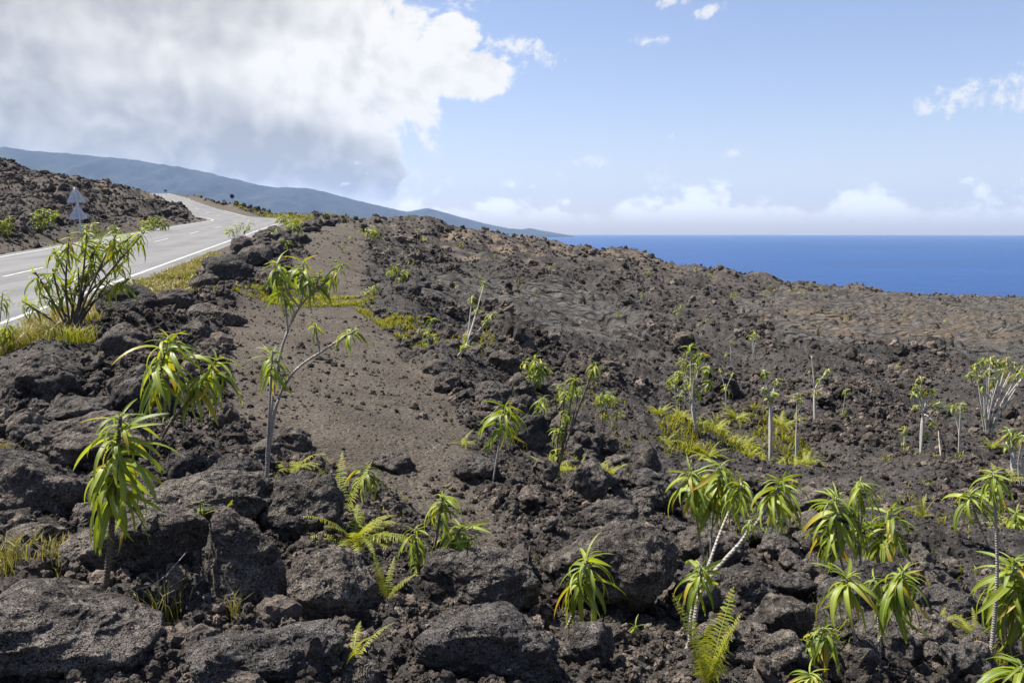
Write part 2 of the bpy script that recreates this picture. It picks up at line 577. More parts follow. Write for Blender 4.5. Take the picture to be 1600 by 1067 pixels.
# ------------------------------------------------------------------ materials
def rock_color(t, P, fine=1.0, tone=1.0, k=None):
    n1 = t.noise(P, 2.3, 6, 0.62)
    n2 = t.noise(P, 17.0, 5, 0.65)
    n3 = t.noise(P, 120.0 * fine, 3, 0.7)
    c = t.mix(t.ramp(n1, 0.35, 0.68), tuple(v * tone for v in (0.050, 0.045, 0.041)), tuple(v * tone for v in (0.128, 0.115, 0.103)))
    c = t.mix(t.ramp(n2, 0.48, 0.72), c, tuple(v * tone for v in (0.215, 0.195, 0.172)))
    c = t.mix(t.m('MULTIPLY', t.ramp(n3, 0.54, 0.70), t.ramp(n1, 0.30, 0.62)), c, tuple(v * tone for v in (0.32, 0.295, 0.262)))
    c = t.mix(t.ramp(n3, 0.46, 0.33), c, tuple(v * tone for v in (0.010, 0.009, 0.009)))
    return c, n1, n2, n3


def make_rock_mat():
    m, t = material('vesicular_lava')
    P = t.n('ShaderNodeNewGeometry').outputs['Position']
    c, n1, n2, n3 = rock_color(t, P)
    oi = t.n('ShaderNodeObjectInfo').outputs['Random']
    c = t.mix(1.0, c, t.mix(oi, (0.72, 0.72, 0.74), (1.15, 1.08, 1.0)), 'MULTIPLY')
    # ochre dust and lichen flecks
    c = t.mix(t.m('MULTIPLY', t.ramp(t.noise(P, 6.0, 5, 0.6), 0.58, 0.75), 0.45), c, (0.135, 0.108, 0.075))
    pit = t.voro(P, 75.0)
    dent = t.voro(t.vm('ADD', P, t.vm('SCALE', t.noise(P, 9.0, 3, 0.6, out='Color'), scale=0.06)), 19.0)
    pit2 = t.voro(P, 210.0)
    h = t.m('ADD', t.m('MULTIPLY', t.ramp(pit, 0.0, 0.45), 0.7), t.m('MULTIPLY', n2, 1.6))
    h = t.m('ADD', h, t.m('MULTIPLY', t.ramp(pit2, 0.0, 0.5), 0.28))
    h = t.m('ADD', h, t.m('MULTIPLY', n3, 0.4))
    nb = t.bump(h, 1.0, 0.022)
    nb = t.bump(t.m('ADD', t.ramp(dent, 0.05, 0.55), t.noise(P, 11.0, 4, 0.6)), 0.9, 0.05, nb)
    t.out(t.bsdf(c, 0.92, nb, 0.22).outputs[0])
    return m


def make_clinker_mat():
    m, t = material('loose_clinker')
    P = t.n('ShaderNodeNewGeometry').outputs['Position']
    c, n1, n2, n3 = rock_color(t, P)
    oi = t.n('ShaderNodeObjectInfo').outputs['Random']
    c = t.mix(1.0, c, t.mix(t.noise(P, 3.0, 2, 0.5), (0.34, 0.32, 0.31), (0.80, 0.75, 0.70)), 'MULTIPLY')
    c = t.mix(1.0, c, t.mix(t.m('POWER', oi, 3.0), (0.70, 0.69, 0.69), (2.6, 2.45, 2.3)), 'MULTIPLY')  # a few stones much paler, standing in for glints of sunlight
    nb = t.bump(t.m('ADD', n2, t.m('MULTIPLY', n3, 0.6)), 0.9, 0.02)
    t.out(t.bsdf(c, 0.92, nb, 0.22).outputs[0])
    return m


def make_ground_mat():
    m, t = material('lava_ground')
    P = t.n('ShaderNodeNewGeometry').outputs['Position']
    c, n1, n2, n3 = rock_color(t, P, tone=0.50)
    g, ph, tn = t.attr('gravel'), t.attr('crust'), t.attr('tan')
    gv = t.mix(t.ramp(t.noise(P, 45.0, 4, 0.75), 0.36, 0.68), (0.045, 0.037, 0.029), (0.155, 0.130, 0.100))
    gv = t.mix(t.ramp(t.noise(P, 1.1, 4, 0.6), 0.35, 0.65), gv, t.mix(1.0, gv, (0.72, 0.70, 0.68), 'MULTIPLY'))
    gv = t.mix(t.ramp(t.voro(P, 34.0), 0.16, 0.10), gv, (0.20, 0.185, 0.165))
    pc = t.mix(t.ramp(t.noise(P, 1.4, 6, 0.6), 0.35, 0.7), (0.050, 0.047, 0.044), (0.150, 0.138, 0.122))
    pc = t.mix(t.ramp(n2, 0.5, 0.75), pc, (0.20, 0.18, 0.15))
    tanc = t.mix(t.ramp(t.noise(P, 2.7, 4, 0.6), 0.3, 0.7), (0.105, 0.078, 0.052), (0.22, 0.172, 0.120))
    ta = t.m('MULTIPLY', tn, t.ramp(t.noise(P, 0.55, 6, 0.68), 0.44, 0.60))
    c = t.mix(ph, c, pc)
    c = t.mix(t.m('MULTIPLY', ta, 0.85), c, tanc)
    c = t.mix(g, c, gv)
    h = t.m('ADD', t.m('MULTIPLY', n2, 1.3), t.m('MULTIPLY', n3, 0.6))
    h = t.m('ADD', h, t.m('MULTIPLY', t.voro(P, 26.0), 0.8))
    nb = t.bump(h, 0.9, 0.03)
    rope = t.n('ShaderNodeTexWave', bands_direction='Y')
    t.put(rope.inputs['Vector'], P)
    rope.inputs['Scale'].default_value = 1.1
    rope.inputs['Distortion'].default_value = 14.0
    rope.inputs['Detail'].default_value = 3.0
    rope.inputs['Detail Scale'].default_value = 0.6
    nb = t.bump(t.m('MULTIPLY', ph, t.m('ADD', rope.outputs[1], t.m('MULTIPLY', t.noise(P, 3.2, 6, 0.7), 1.6))), 1.0, 0.16, nb)
    t.out(t.bsdf(c, 0.93, nb, 0.2).outputs[0])
    return m


def make_asphalt_mat():
    m, t = material('worn_asphalt')
    P = t.n('ShaderNodeNewGeometry').outputs['Position']
    c = t.mix(t.ramp(t.noise(P, 60.0, 3, 0.7), 0.3, 0.7), (0.105, 0.104, 0.102), (0.185, 0.182, 0.176))
    lat = t.attr('lane')
    wv = t.m('MULTIPLY', t.m('ADD', t.m('COSINE', t.m('MULTIPLY', lat, 4.19)), 1.0), 0.5)    # wheel tracks run along both lanes
    c = t.mix(t.m('MULTIPLY', wv, t.ramp(t.noise(P, 0.35, 4, 0.6), 0.3, 0.7)), c, (0.10, 0.10, 0.102))
    st = t.noise(t.vm('MULTIPLY', P, (1.0, 0.08, 1.0)), 1.6, 4, 0.6)
    c = t.mix(t.m('MULTIPLY', t.ramp(st, 0.48, 0.68), 0.8), c, (0.088, 0.088, 0.092))
    nb = t.bump(t.noise(P, 140.0, 2, 0.6), 0.5, 0.006)
    t.out(t.bsdf(c, 0.8, nb, 0.35).outputs[0])
    return m


def make_paint_mat():
    m, t = material('road_paint')
    P = t.n('ShaderNodeNewGeometry').outputs['Position']
    c = t.mix(t.ramp(t.noise(P, 9.0, 6, 0.75), 0.44, 0.62), (0.46, 0.46, 0.44), (0.20, 0.20, 0.195))
    t.out(t.bsdf(c, 0.7, None, 0.3).outputs[0])
    return m


def make_sea_mat():
    m, t = material('sea_water')
    P = t.n('ShaderNodeNewGeometry').outputs['Position']
    h1 = t.noise(t.vm('MULTIPLY', P, (1.0, 0.55, 1.0)), 0.055, 7, 0.62)
    c = t.mix(t.ramp(t.noise(t.vm('MULTIPLY', P, (0.25, 1.0, 1.0)), 0.004, 5, 0.6), 0.35, 0.65), (0.002, 0.034, 0.130), (0.004, 0.046, 0.165))
    nb = t.bump(h1, 1.0, 5.0)
    b = t.bsdf(c, 0.32, nb, 0.22)
    b.inputs['IOR'].default_value = 1.33
    t.out(b.outputs[0])
    return m


def make_mountain_mat():
    m, t = material('forested_slope')
    P = t.n('ShaderNodeNewGeometry').outputs['Position']
    c = t.mix(t.ramp(t.noise(P, 0.004, 6, 0.6), 0.35, 0.65), (0.010, 0.018, 0.024), (0.026, 0.036, 0.042))  # base leans dark blue, part of the distance haze put into the colour
    c = t.mix(t.ramp(t.noise(P, 0.0011, 3, 0.5), 0.52, 0.72), c, (0.045, 0.062, 0.050))
    t.out(t.bsdf(c, 0.95, t.bump(t.noise(P, 0.02, 5, 0.65), 0.8, 25.0), 0.1).outputs[0])
    return m


ROCK = make_rock_mat()
CLINK = make_clinker_mat()
GROUND = make_ground_mat()
ASPHALT = make_asphalt_mat()
PAINT = make_paint_mat()
SEA = make_sea_mat()
MOUNT = make_mountain_mat()


# ------------------------------------------------------------------ ground sheet
def build_ground():
    half = R(37)
    mid = np.linspace(-half, half, 860)
    nside = 120
    t = np.linspace(0, 1, nside + 1)[1:]
    side = half + (math.pi - half) * (t ** 1.6)
    az = np.concatenate([-side[::-1], mid, side[:-1]])
    lr = np.concatenate([np.linspace(math.log(0.02), math.log(2.2), 60)[:-1], np.linspace(math.log(2.2), math.log(115), 520)[:-1], np.linspace(math.log(115), math.log(900), 70)])
    rr = np.exp(lr)
    A, RR = np.meshgrid(az, rr)
    x = (np.sin(A) * RR).ravel(); y = (np.cos(A) * RR).ravel()
    z, g, ph, tn, verge, zm = H_full(x, y, True)
    na, nr = len(az), len(rr)
    V = np.stack([x, y, z], 1)
    i = np.arange(nr - 1)[:, None] * na; j = np.arange(na)[None, :]
    j2 = (j + 1) % na
    F = np.stack([i + j, i + j2, i + na + j2, i + na + j], -1).reshape(-1, 4)[:, ::-1]
    o = mesh_obj('lava_ground', V, F, GROUND, smooth=True)
    me = o.data
    for nm, arr in (('gravel', g), ('crust', ph), ('tan', tn)):
        a = me.attributes.new(nm, 'FLOAT', 'POINT')
        a.data.foreach_set('value', arr.astype(np.float32))
    tag(o, 'dark ground of clinkery lava with a brown gravel track falling towards the sea', kind='structure')
    return o


build_ground()


# ------------------------------------------------------------------ sea, far mountain
def build_sea():
    n = 96
    th = np.linspace(0, 2 * math.pi, n, endpoint=False)
    rad = np.array([40, 150, 500, 1500, 4000, 9000, 20000.0])
    V = [(0, 0, SEA_Z)]
    for r in rad:
        for a in th:
            V.append((math.cos(a) * r, math.sin(a) * r, SEA_Z))
    Fc = []
    for k in range(n):
        Fc.append((0, 1 + k, 1 + (k + 1) % n))
    for q in range(len(rad) - 1):
        for k in range(n):
            a = 1 + q * n + k; b = 1 + q * n + (k + 1) % n
            Fc.append((a, a + n, b + n, b))
    o = mesh_obj('sea', V, Fc, SEA)
    tag(o, 'deep blue sea stretching to the horizon', kind='structure')


build_sea()


def build_mountain():
    prof = [(-900, 170), (-500, 180), (-250, 195), (-100, 211), (0, 229), (60, 236), (120, 241), (200, 248), (260, 258), (310, 266), (360, 278), (410, 290), (440, 293), (475, 293), (505, 299), (560, 314), (600, 323), (635, 331), (652, 328), (668, 325), (684, 329), (715, 338), (760, 350), (795, 357), (815, 358.5), (828, 356.5), (845, 360), (880, 366), (900, 369.5)]
    xs = np.linspace(-900, 902, 420)
    ys = np.interp(xs, [p[0] for p in prof], [p[1] for p in prof])
    nv = 60
    V = []
    rows = np.linspace(-0.6, 1.0, nv)          # -: behind the crest, +: towards the viewer
    for r in rows:
        for px, py in zip(xs, ys):
            u, dy, dz = pix_dir(px, py)
            hl = math.sqrt(float(u) ** 2 + float(dy) ** 2)
            Dd = float(np.interp(px, [-900, 0, 450, 660, 900], [9500, 10000, 10500, 11500, 13500]))
            hz = float(dz) / hl * Dd - SEA_Z
            hz = max(hz, -3)
            d2 = Dd - r * (2600 if r > 0 else 2600)
            fall = 1 - abs(r) ** 1.15 if r >= 0 else 1 - (abs(r) / 0.6) ** 1.1
            V.append((float(u) / hl * d2, float(dy) / hl * d2, SEA_Z - 2 + (hz + 2) * max(fall, 0)))
    V = np.array(V)
    hgt = V[:, 2] - SEA_Z
    gul = fbm2(V[:, 0] / 420, V[:, 1] / 1600, 4, 71)
    k = np.repeat(np.sin(np.pi * np.clip((rows + 0.0), 0, 1)), len(xs))
    V[:, 2] += gul * 0.16 * hgt * k + 0.012 * hgt * fbm2(V[:, 0] / 90, V[:, 1] / 200, 3, 77)
    na = len(xs)
    i = np.arange(nv - 1)[:, None] * na; j = np.arange(na - 1)[None, :]
    Fc = np.stack([i + j, i + j + 1, i + na + j + 1, i + na + j], -1).reshape(-1, 4)[:, ::-1]
    o = mesh_obj('mountain', V, Fc, MOUNT, smooth=True)
    tag(o, 'long hazy blue mountain slope running down to the sea', kind='structure')


build_mountain()


# ------------------------------------------------------------------ road
def road_strip(off0, off1, dz, y0, y1, n, name, mat, parent=None, cross=1, attr=False):
    yy = np.linspace(y0, y1, n)
    xc = np.interp(yy, _ry, _rx)
    sl = np.interp(yy, _ry, np.gradient(_rx, _ry))
    nx = 1 / np.sqrt(1 + sl * sl); ny = -sl / np.sqrt(1 + sl * sl)
    offs = np.linspace(off0, off1, cross + 1)
    V = []
    for k in range(n):
        for o_ in offs:
            Yp = yy[k] + ny[k] * o_
            V.append((xc[k] + nx[k] * o_, Yp, float(road_z(yy[k])) + dz - 0.012 * abs(o_)))
    m = cross + 1
    Fc = [(a * m + b, a * m + b + 1, (a + 1) * m + b + 1, (a + 1) * m + b) for a in range(n - 1) for b in range(cross)]
    o = mesh_obj(name, V, Fc, mat, parent)
    if attr:
        at = o.data.attributes.new('lane', 'FLOAT', 'POINT')
        at.data.foreach_set('value', np.tile(offs, n).astype(np.float32))
    return o


road = road_strip(-3.5, 3.5, 0.03, -26, 158, 230, 'road', ASPHALT, None, 14, True)
tag(road, 'pale grey worn asphalt road curving uphill', kind='structure')
road_strip(-3.05, -2.93, 0.036, -26, 158, 200, 'edge_line', PAINT, road)
road_strip(2.93, 3.05, 0.036, -26, 158, 200, 'edge_line', PAINT, road)
yy = -20.0
while yy < 150:
    road_strip(-0.05, 0.05, 0.038, yy, yy + 3.0, 8, 'centre_dash', PAINT, road)
    yy += 8.5


# ------------------------------------------------------------------ rocks
_ico = {}


def ico(level):
    if level not in _ico:
        bm = bmesh.new()
        bmesh.ops.create_icosphere(bm, subdivisions=level, radius=1.0)
        bm.verts.ensure_lookup_table()
        V = np.array([v.co[:] for v in bm.verts])
        Fc = np.array([[v.index for v in f.verts] for f in bm.faces])
        bm.free()
        _ico[level] = (V / np.linalg.norm(V, axis=1)[:, None], Fc)
    return _ico[level]


def rock_shape(level, seed, rough=1.0, sharp=11.0):
    V, Fc = ico(level)
    rng = np.random.default_rng(seed)
    nrm = rng.normal(size=(17, 3))
    nrm /= np.linalg.norm(nrm, axis=1)[:, None]
    dist = rng.uniform(0.70, 1.06, 17)
    dot = V @ nrm.T
    q = dist / np.maximum(dot, 0.06)
    k = sharp
    r = -np.log(np.exp(-k * q).sum(1)) / k
    r = np.clip(r, 0.35, 1.15)
    o = rng.uniform(-40, 40, 3)
    r = r + rough * (0.16 * noise3(V * 1.5 + o, seed) + 0.085 * noise3(V * 3.4 + o, seed + 1))
    if level >= 4:
        r = r + rough * (0.045 * (0.4 - np.abs(noise3(V * 6.5 + o, seed + 2))) + 0.026 * noise3(V * 14 + o, seed + 3))
    if level >= 5:
        r = r + rough * (0.020 * (0.3 - np.abs(noise3(V * 25 + o, seed + 4))) + 0.011 * noise3(V * 52 + o, seed + 5))
    P = V * r[:, None]
    lo, hi = P.min(0), P.max(0)
    return (P - (lo + hi) / 2) / ((hi - lo) / 2), Fc


# hand-placed boulders: left, top, right, bottom in the photograph, depth / width ratio, label
BOULDERS = [
    (-70, 930, 262, 1120, 0.9, 'broad rounded lava boulder filling the bottom left corner'),
    (300, 992, 545, 1120, 0.8, 'flat topped lava boulder cut off by the bottom edge, left of centre'),
    (315, 826, 452, 995, 0.9, 'tall pointed lava boulder behind the bottom left foreground, beside a dry grass tuft'),
    (450, 880, 592, 1012, 0.9, 'blocky dark boulder with a square shaded front below the yellow fern'),
    (420, 764, 542, 880, 0.9, 'smooth rounded boulder overhanging the left side of the yellow fern'),
    (645, 864, 845, 995, 0.8, 'wide sunlit boulder with a notched left face, bottom centre'),
    (648, 968, 875, 1120, 0.8, 'rough brown boulder cut off by the bottom edge in the centre'),
    (842, 822, 1062, 1000, 0.85, 'largest square boulder with deep shaded right side behind the lone drooping plant'),
    (15, 706, 138, 826, 0.9, 'angular boulder with one sunlit slanted face near the left edge'),
    (-5, 540, 132, 632, 0.8, 'large dark boulder beneath the roadside bush at left edge'),
    (155, 506, 246, 572, 0.8, 'rounded boulder just right of the yellow roadside grass'),
    (168, 556, 262, 648, 0.8, 'dark boulder behind the two headed drooping plant'),
    (8, 612, 62, 672, 0.9, 'small round boulder below the large dark one at left edge'),
    (75, 600, 182, 656, 0.8, 'low humped boulder between the left edge boulders and two headed plant'),
    (45, 640, 255, 724, 0.7, 'long low slab of lava above the angular boulder at left'),
    (-20, 692, 88, 790, 0.8, 'boulder cut by the left edge above the angular sunlit one'),
    (205, 764, 425, 876, 0.75, 'broad pale topped boulder behind the tall pointed one'),
    (72, 872, 335, 936, 0.6, 'long shaded ledge of lava under the big drooping plant at left'),
    (255, 704, 318, 764, 0.9, 'small cube shaped boulder right of the big drooping plant'),
    (318, 718, 425, 780, 0.8, 'crumbly boulder at the near end of gravel track, left side'),
    (424, 662, 488, 706, 0.9, 'smooth black pyramid shaped stone above the small fern'),
    (575, 700, 648, 742, 0.8, 'low grey stone lying on the brown gravel track'),
    (884, 742, 948, 818, 0.9, 'upright stone with a hollow dark front, above the largest square boulder'),
    (984, 684, 1034, 758, 0.9, 'upright knobbly boulder standing alone right of the yellow ferns'),
    (988, 750, 1064, 808, 0.8, 'rounded stone just below the upright knobbly boulder'),
    (896, 790, 1004, 842, 0.7, 'cracked pale flat stone on top of largest square boulder'),
    (1046, 812, 1160, 890, 0.8, 'grey brown boulder under the group of tall drooping heads'),
    (1082, 884, 1214, 980, 0.85, 'round topped boulder crossed by the leaning bent stem'),
    (1164, 932, 1264, 1022, 0.85, 'pale pitted boulder below the round topped one, right of centre'),
    (1278, 880, 1432, 1000, 0.8, 'wide boulder behind the two headed plant at lower right'),
    (1388, 962, 1490, 1052, 0.9, 'dark boulder at the foot of lower right two headed plant'),
    (1432, 906, 1536, 984, 0.8, 'low boulder right of the lower right two headed plant'),
    (1186, 884, 1276, 940, 0.8, 'egg shaped grey stone between the lower right plants'),
    (1236, 824, 1290, 872, 0.9, 'small rounded stone under the hanging head of leaning stem'),
    (1290, 1010, 1372, 1090, 0.8, 'pale stone cut by bottom edge below lower right plants'),
    (1470, 1020, 1560, 1100, 0.8, 'brown stone at bottom edge near right corner'),
    (148, 468, 246, 522, 0.8, 'flat dark boulder behind the roadside bush, at berm end'),
    (236, 464, 304, 500, 0.8, 'low boulder on the berm beside yellow verge grass'),
    (296, 468, 384, 514, 0.8, 'wedge shaped boulder at end of the berm by the gravel track'),
    (284, 494, 332, 536, 0.9, 'round stone in front of the wedge shaped boulder'),
    (318, 400, 402, 452, 0.7, 'black block of lava at the near end of far rubble bank'),
    (296, 428, 344, 456, 0.8, 'smaller black block at the verge end of far rubble bank'),
    (370, 384, 426, 420, 0.8, 'dark block on the crest of far rubble bank by the road'),
    (755, 562, 820, 606, 0.9, 'square shouldered boulder at right edge of the gravel track'),
    (856, 634, 912, 680, 0.9, 'dark hollow boulder among the green shoots in the centre'),
    (796, 640, 862, 704, 0.9, 'dark boulder left of the tall leafy shoot in the centre'),
    (740, 600, 800, 640, 0.9, 'boulder on the slope edge below the square shouldered one'),
    (700, 708, 780, 762, 0.8, 'flat gravel covered boulder at foot of the single drooping plant'),
    (880, 516, 926, 538, 0.7, 'isolated black lump on the smooth lava crust'),
    (660, 568, 706, 596, 0.9, 'lone block on the right shoulder of gravel track'),
    (520, 1040, 600, 1100, 0.8, 'small shadowed stone at the bottom edge beside the fern frond'),
    (876, 1000, 960, 1080, 0.8, 'low crusty stone at the bottom edge right of the brown boulder'),
]


def place_boulder(l, t_, r, b, dep, label, k):
    cx = (l + r) / 2
    wpx, hpx = r - l, b - t_
    x, y, z = hit(cx, b - 0.12 * hpx)
    dcam = y * math.cos(PITCH) - z * math.sin(PITCH)
    s = dcam / F_PX
    W = wpx * s
    Hh = hpx * s
    # height on screen mixes the real height with the depth seen from above
    tilt = math.atan2(-z, y)
    dpt = W * dep
    H_real = max((Hh - dpt * math.sin(tilt) * 0.55) / math.cos(tilt), 0.42 * W)
    lvl = 6 if wpx > 115 and b > 700 else 5 if wpx > 60 else 4
    V, Fc = rock_shape(lvl, 100 + 7 * k, 1.0, 9 + (k * 5) % 9)
    V = V * np.array([W / 2 * 1.04, dpt / 2, H_real / 2 * 1.22])
    V[:, 2] += H_real / 2 * 0.72
    o = mesh_obj('boulder', V, Fc, ROCK, smooth=True)
    yc = y + dpt * 0.36
    o.location = (x * (yc / y), yc, z - 0.03)
    o.rotation_euler = (0, 0, 0)
    tag(o, label, 'boulder', 'boulders beside the gravel track')
    return x * (yc / y), yc, max(W, dpt) / 2


rb = []
for k, (l, t_, r, b, dep, lab) in enumerate(BOULDERS):
    rb.append(place_boulder(l, t_, r, b, dep, lab, k))
rb = np.array(rb)

# middle-sized rocks: each one a thing, alike ones share a label with their group
rng = np.random.default_rng(5)
rock_meshes = []
for s in range(14):
    V, Fc = rock_shape(4, 900 + 13 * s, 1.75, 11 + s % 8)
    o = mesh_obj('lava_rock', V, Fc, ROCK, smooth=True)
    rock_meshes.append(o.data)
    bpy.data.objects.remove(o)

ROCK_AREAS = [
    # polygon (photo pixels), how many, smallest and largest half-width in metres, label, group
    ([(300, 455), (330, 405), (420, 360), (500, 335), (540, 338), (470, 380), (450, 430), (400, 455)], 66, 0.24, 0.62, 'dark lava block in the rubble bank between road and gravel track', 'blocks of the roadside rubble bank'),
    ([(560, 350), (620, 380), (660, 440), (700, 480), (640, 490), (600, 450), (575, 400)], 44, 0.14, 0.36, 'dark lava rock in the line of rubble along the right side of the far track', 'rubble along the right of the far track'),
    ([(590, 500), (640, 490), (760, 560), (900, 640), (1000, 700), (940, 760), (820, 700), (700, 620)], 42, 0.10, 0.24, 'dark lava rock on the slope right of the gravel track', 'rocks on the slope right of the track'),
    ([(0, 640), (240, 560), (330, 640), (420, 720), (430, 800), (300, 800), (130, 830), (0, 900)], 36, 0.05, 0.13, 'small lava rock wedged between the boulders left of the gravel track', 'small rocks between the left boulders'),
    ([(760, 760), (1000, 760), (1300, 820), (1560, 880), (1560, 1060), (1100, 1060), (1060, 960), (860, 840)], 78, 0.06, 0.21, 'small lava rock among the boulders at lower right', 'small rocks between the right boulders'),
    ([(170, 372), (200, 345), (270, 325), (350, 333), (350, 344), (260, 362)], 34, 0.2, 0.5, 'dark lava rock in the bank on the far left side of the road', 'rocks of the far left road bank'),
]


def in_poly(px, py, poly):
    ins = False
    n = len(poly)
    for i in range(n):
        x0, y0 = poly[i]; x1, y1 = poly[(i + 1) % n]
        if (y0 > py) != (y1 > py) and px < (x1 - x0) * (py - y0) / (y1 - y0) + x0:
            ins = not ins
    return ins


placed = [tuple(v) for v in rb]
for poly, cnt, r0, r1, lab, grp in ROCK_AREAS:
    xs = [p[0] for p in poly]; ys = [p[1] for p in poly]
    done = 0; tries = 0
    while done < cnt and tries < cnt * 12:
        tries += 1
        px, py = rng.uniform(min(xs), max(xs)), rng.uniform(min(ys), max(ys))
        if not in_poly(px, py, poly):
            continue
        x, y, z = hit(px, py)
        if abs(float(road_dist(np.array([x]), np.array([y]))[0])) < 5.0:
            continue
        r = r0 + (r1 - r0) * rng.random() ** 1.8
        if any((x - a) ** 2 + (y - b) ** 2 < (0.75 * (r + c)) ** 2 for a, b, c in placed):
            continue
        placed.append((x, y, r))
        o = bpy.data.objects.new('lava_rock', rock_meshes[rng.integers(len(rock_meshes))])
        o.location = (x, y, z + r * 0.4)
        o.scale = (r * rng.uniform(0.85, 1.2), r * rng.uniform(0.8, 1.1), r * rng.uniform(0.62, 0.92))
        o.rotation_euler = (rng.uniform(-0.35, 0.35), rng.uniform(-0.35, 0.35), rng.uniform(0, 6.28))
        link(o)
        tag(o, lab, 'rock', grp)
        done += 1


# ------------------------------------------------------------------ loose clinker: uncountable, instanced by geometry nodes
def clinker_tree():
    ng = bpy.data.node_groups.new('clinker_scatter', 'GeometryNodeTree')
    ng.interface.new_socket(name='Geometry', in_out='INPUT', socket_type='NodeSocketGeometry')
    ng.interface.new_socket(name='Geometry', in_out='OUTPUT', socket_type='NodeSocketGeometry')
    N = ng.nodes; L = ng.links
    gi = N.new('NodeGroupInput'); go = N.new('NodeGroupOutput')
    join = N.new('GeometryNodeJoinGeometry')
    for k in range(9):
        s = N.new('GeometryNodeMeshIcoSphere')
        s.inputs['Radius'].default_value = 1.0
        s.inputs['Subdivisions'].default_value = 3
        pos = N.new('GeometryNodeInputPosition')
        sc_ = N.new('ShaderNodeVectorMath'); sc_.operation = 'ADD'
        L.new(pos.outputs[0], sc_.inputs[0]); sc_.inputs[1].default_value = (k * 7.3, k * 3.1, -k * 5.7)
        nz = N.new('ShaderNodeTexNoise')
        nz.inputs['Scale'].default_value = 0.85
        nz.inputs['Detail'].default_value = 3.0
        nz.inputs['Roughness'].default_value = 0.7
        L.new(sc_.outputs[0], nz.inputs['Vector'])
        mr = N.new('ShaderNodeMapRange')
        L.new(nz.outputs[0], mr.inputs[0])
        mr.inputs[1].default_value = 0.25; mr.inputs[2].default_value = 0.75
        mr.inputs[3].default_value = 0.25; mr.inputs[4].default_value = 1.5
        ml = N.new('ShaderNodeVectorMath'); ml.operation = 'SCALE'
        L.new(pos.outputs[0], ml.inputs[0]); L.new(mr.outputs[0], ml.inputs['Scale'])
        sp = N.new('GeometryNodeSetPosition')
        L.new(s.outputs[0], sp.inputs['Geometry']); L.new(ml.outputs[0], sp.inputs['Position'])
        sm = N.new('GeometryNodeSetMaterial')
        L.new(sp.outputs[0], sm.inputs['Geometry']); sm.inputs['Material'].default_value = CLINK
        gti = N.new('GeometryNodeGeometryToInstance')
        L.new(sm.outputs[0], gti.inputs[0]); L.new(gti.outputs[0], join.inputs[0])
    iop = N.new('GeometryNodeInstanceOnPoints')
    iop.inputs['Pick Instance'].default_value = True
    L.new(gi.outputs[0], iop.inputs['Points']); L.new(join.outputs[0], iop.inputs['Instance'])

    def na(name, typ):
        a = N.new('GeometryNodeInputNamedAttribute'); a.data_type = typ
        a.inputs['Name'].default_value = name
        return [o for o in a.outputs if o.enabled][0]
    L.new(na('idx', 'INT'), iop.inputs['Instance Index'])
    L.new(na('rot', 'FLOAT_VECTOR'), iop.inputs['Rotation'])
    L.new(na('scl', 'FLOAT_VECTOR'), iop.inputs['Scale'])
    L.new(iop.outputs[0], go.inputs[0])
    return ng


def scatter_clinker():
    rng = np.random.default_rng(11)
    n = 430000
    az = rng.uniform(R(-38), R(38), n)
    # more of them at middle distance, where the ground is seen at a grazing angle
    d = np.exp(rng.uniform(math.log(2.2), math.log(165), n))
    x, y = np.sin(az) * d, np.cos(az) * d
    z, g, ph, tn, verge, zm = H_full(x, y, True)
    rub = (1 - g) * (1 - ph)
    patch = 0.5 + 0.9 * fbm2(x / 2.5, y / 2.5, 2, 91)
    onroad = (np.abs(road_dist(x, y)) < 3.7) & (y < 165)
    prob = np.clip(rub * (0.55 + 0.5 * patch), 0, 1) + 0.22 * g + 0.09 * ph
    prob = prob * np.clip(np.interp(d, [2, 8, 25, 60, 112], [0.45, 0.7, 0.9, 0.8, 0.7]), 0, 1)
    hill = (x < -0.3 * y - 4) & (d > 30)          # the lava hill left of the road is strewn more thickly
    prob = np.where(hill, prob * 1.9, prob)
    keep = (rng.random(n) < prob) & ~onroad
    x, y, z, d, g, ph = (a[keep] for a in (x, y, z, d, g, ph))
    n = len(x)
    base = np.interp(d, [2, 5, 10, 20, 40, 80, 112, 160], [0.006, 0.0095, 0.0145, 0.022, 0.033, 0.052, 0.072, 0.10])
    coarse = coarseness(x, y)
    r = base * np.exp(rng.normal(0, 0.62, n)) * (0.6 + 0.75 * coarse)
    r = np.where((x < -0.3 * y - 4) & (d > 30), r * 1.35, r)
    r = np.minimum(r, 0.42) * (1 - 0.55 * g - 0.35 * ph)
    co = np.stack([x, y, z + r * 0.15], 1)
    me = bpy.data.meshes.new('loose_clinker')
    me.vertices.add(n)
    me.vertices.foreach_set('co', co.astype(np.float32).ravel())
    me.update()
    a = me.attributes.new('idx', 'INT', 'POINT'); a.data.foreach_set('value', rng.integers(0, 9, n).astype(np.int32))
    a = me.attributes.new('rot', 'FLOAT_VECTOR', 'POINT'); a.data.foreach_set('vector', rng.uniform(0, 6.28, (n, 3)).astype(np.float32).ravel())
    s = r[:, None] * rng.uniform(0.7, 1.3, (n, 3))
    a = me.attributes.new('scl', 'FLOAT_VECTOR', 'POINT'); a.data.foreach_set('vector', s.astype(np.float32).ravel())
    o = link(bpy.data.objects.new('loose_clinker', me))
    md = o.modifiers.new('scatter', 'NODES')
    md.node_group = clinker_tree()
    tag(o, 'loose black lava clinker and pebbles covering the ground', 'rubble', kind='stuff')


scatter_clinker()


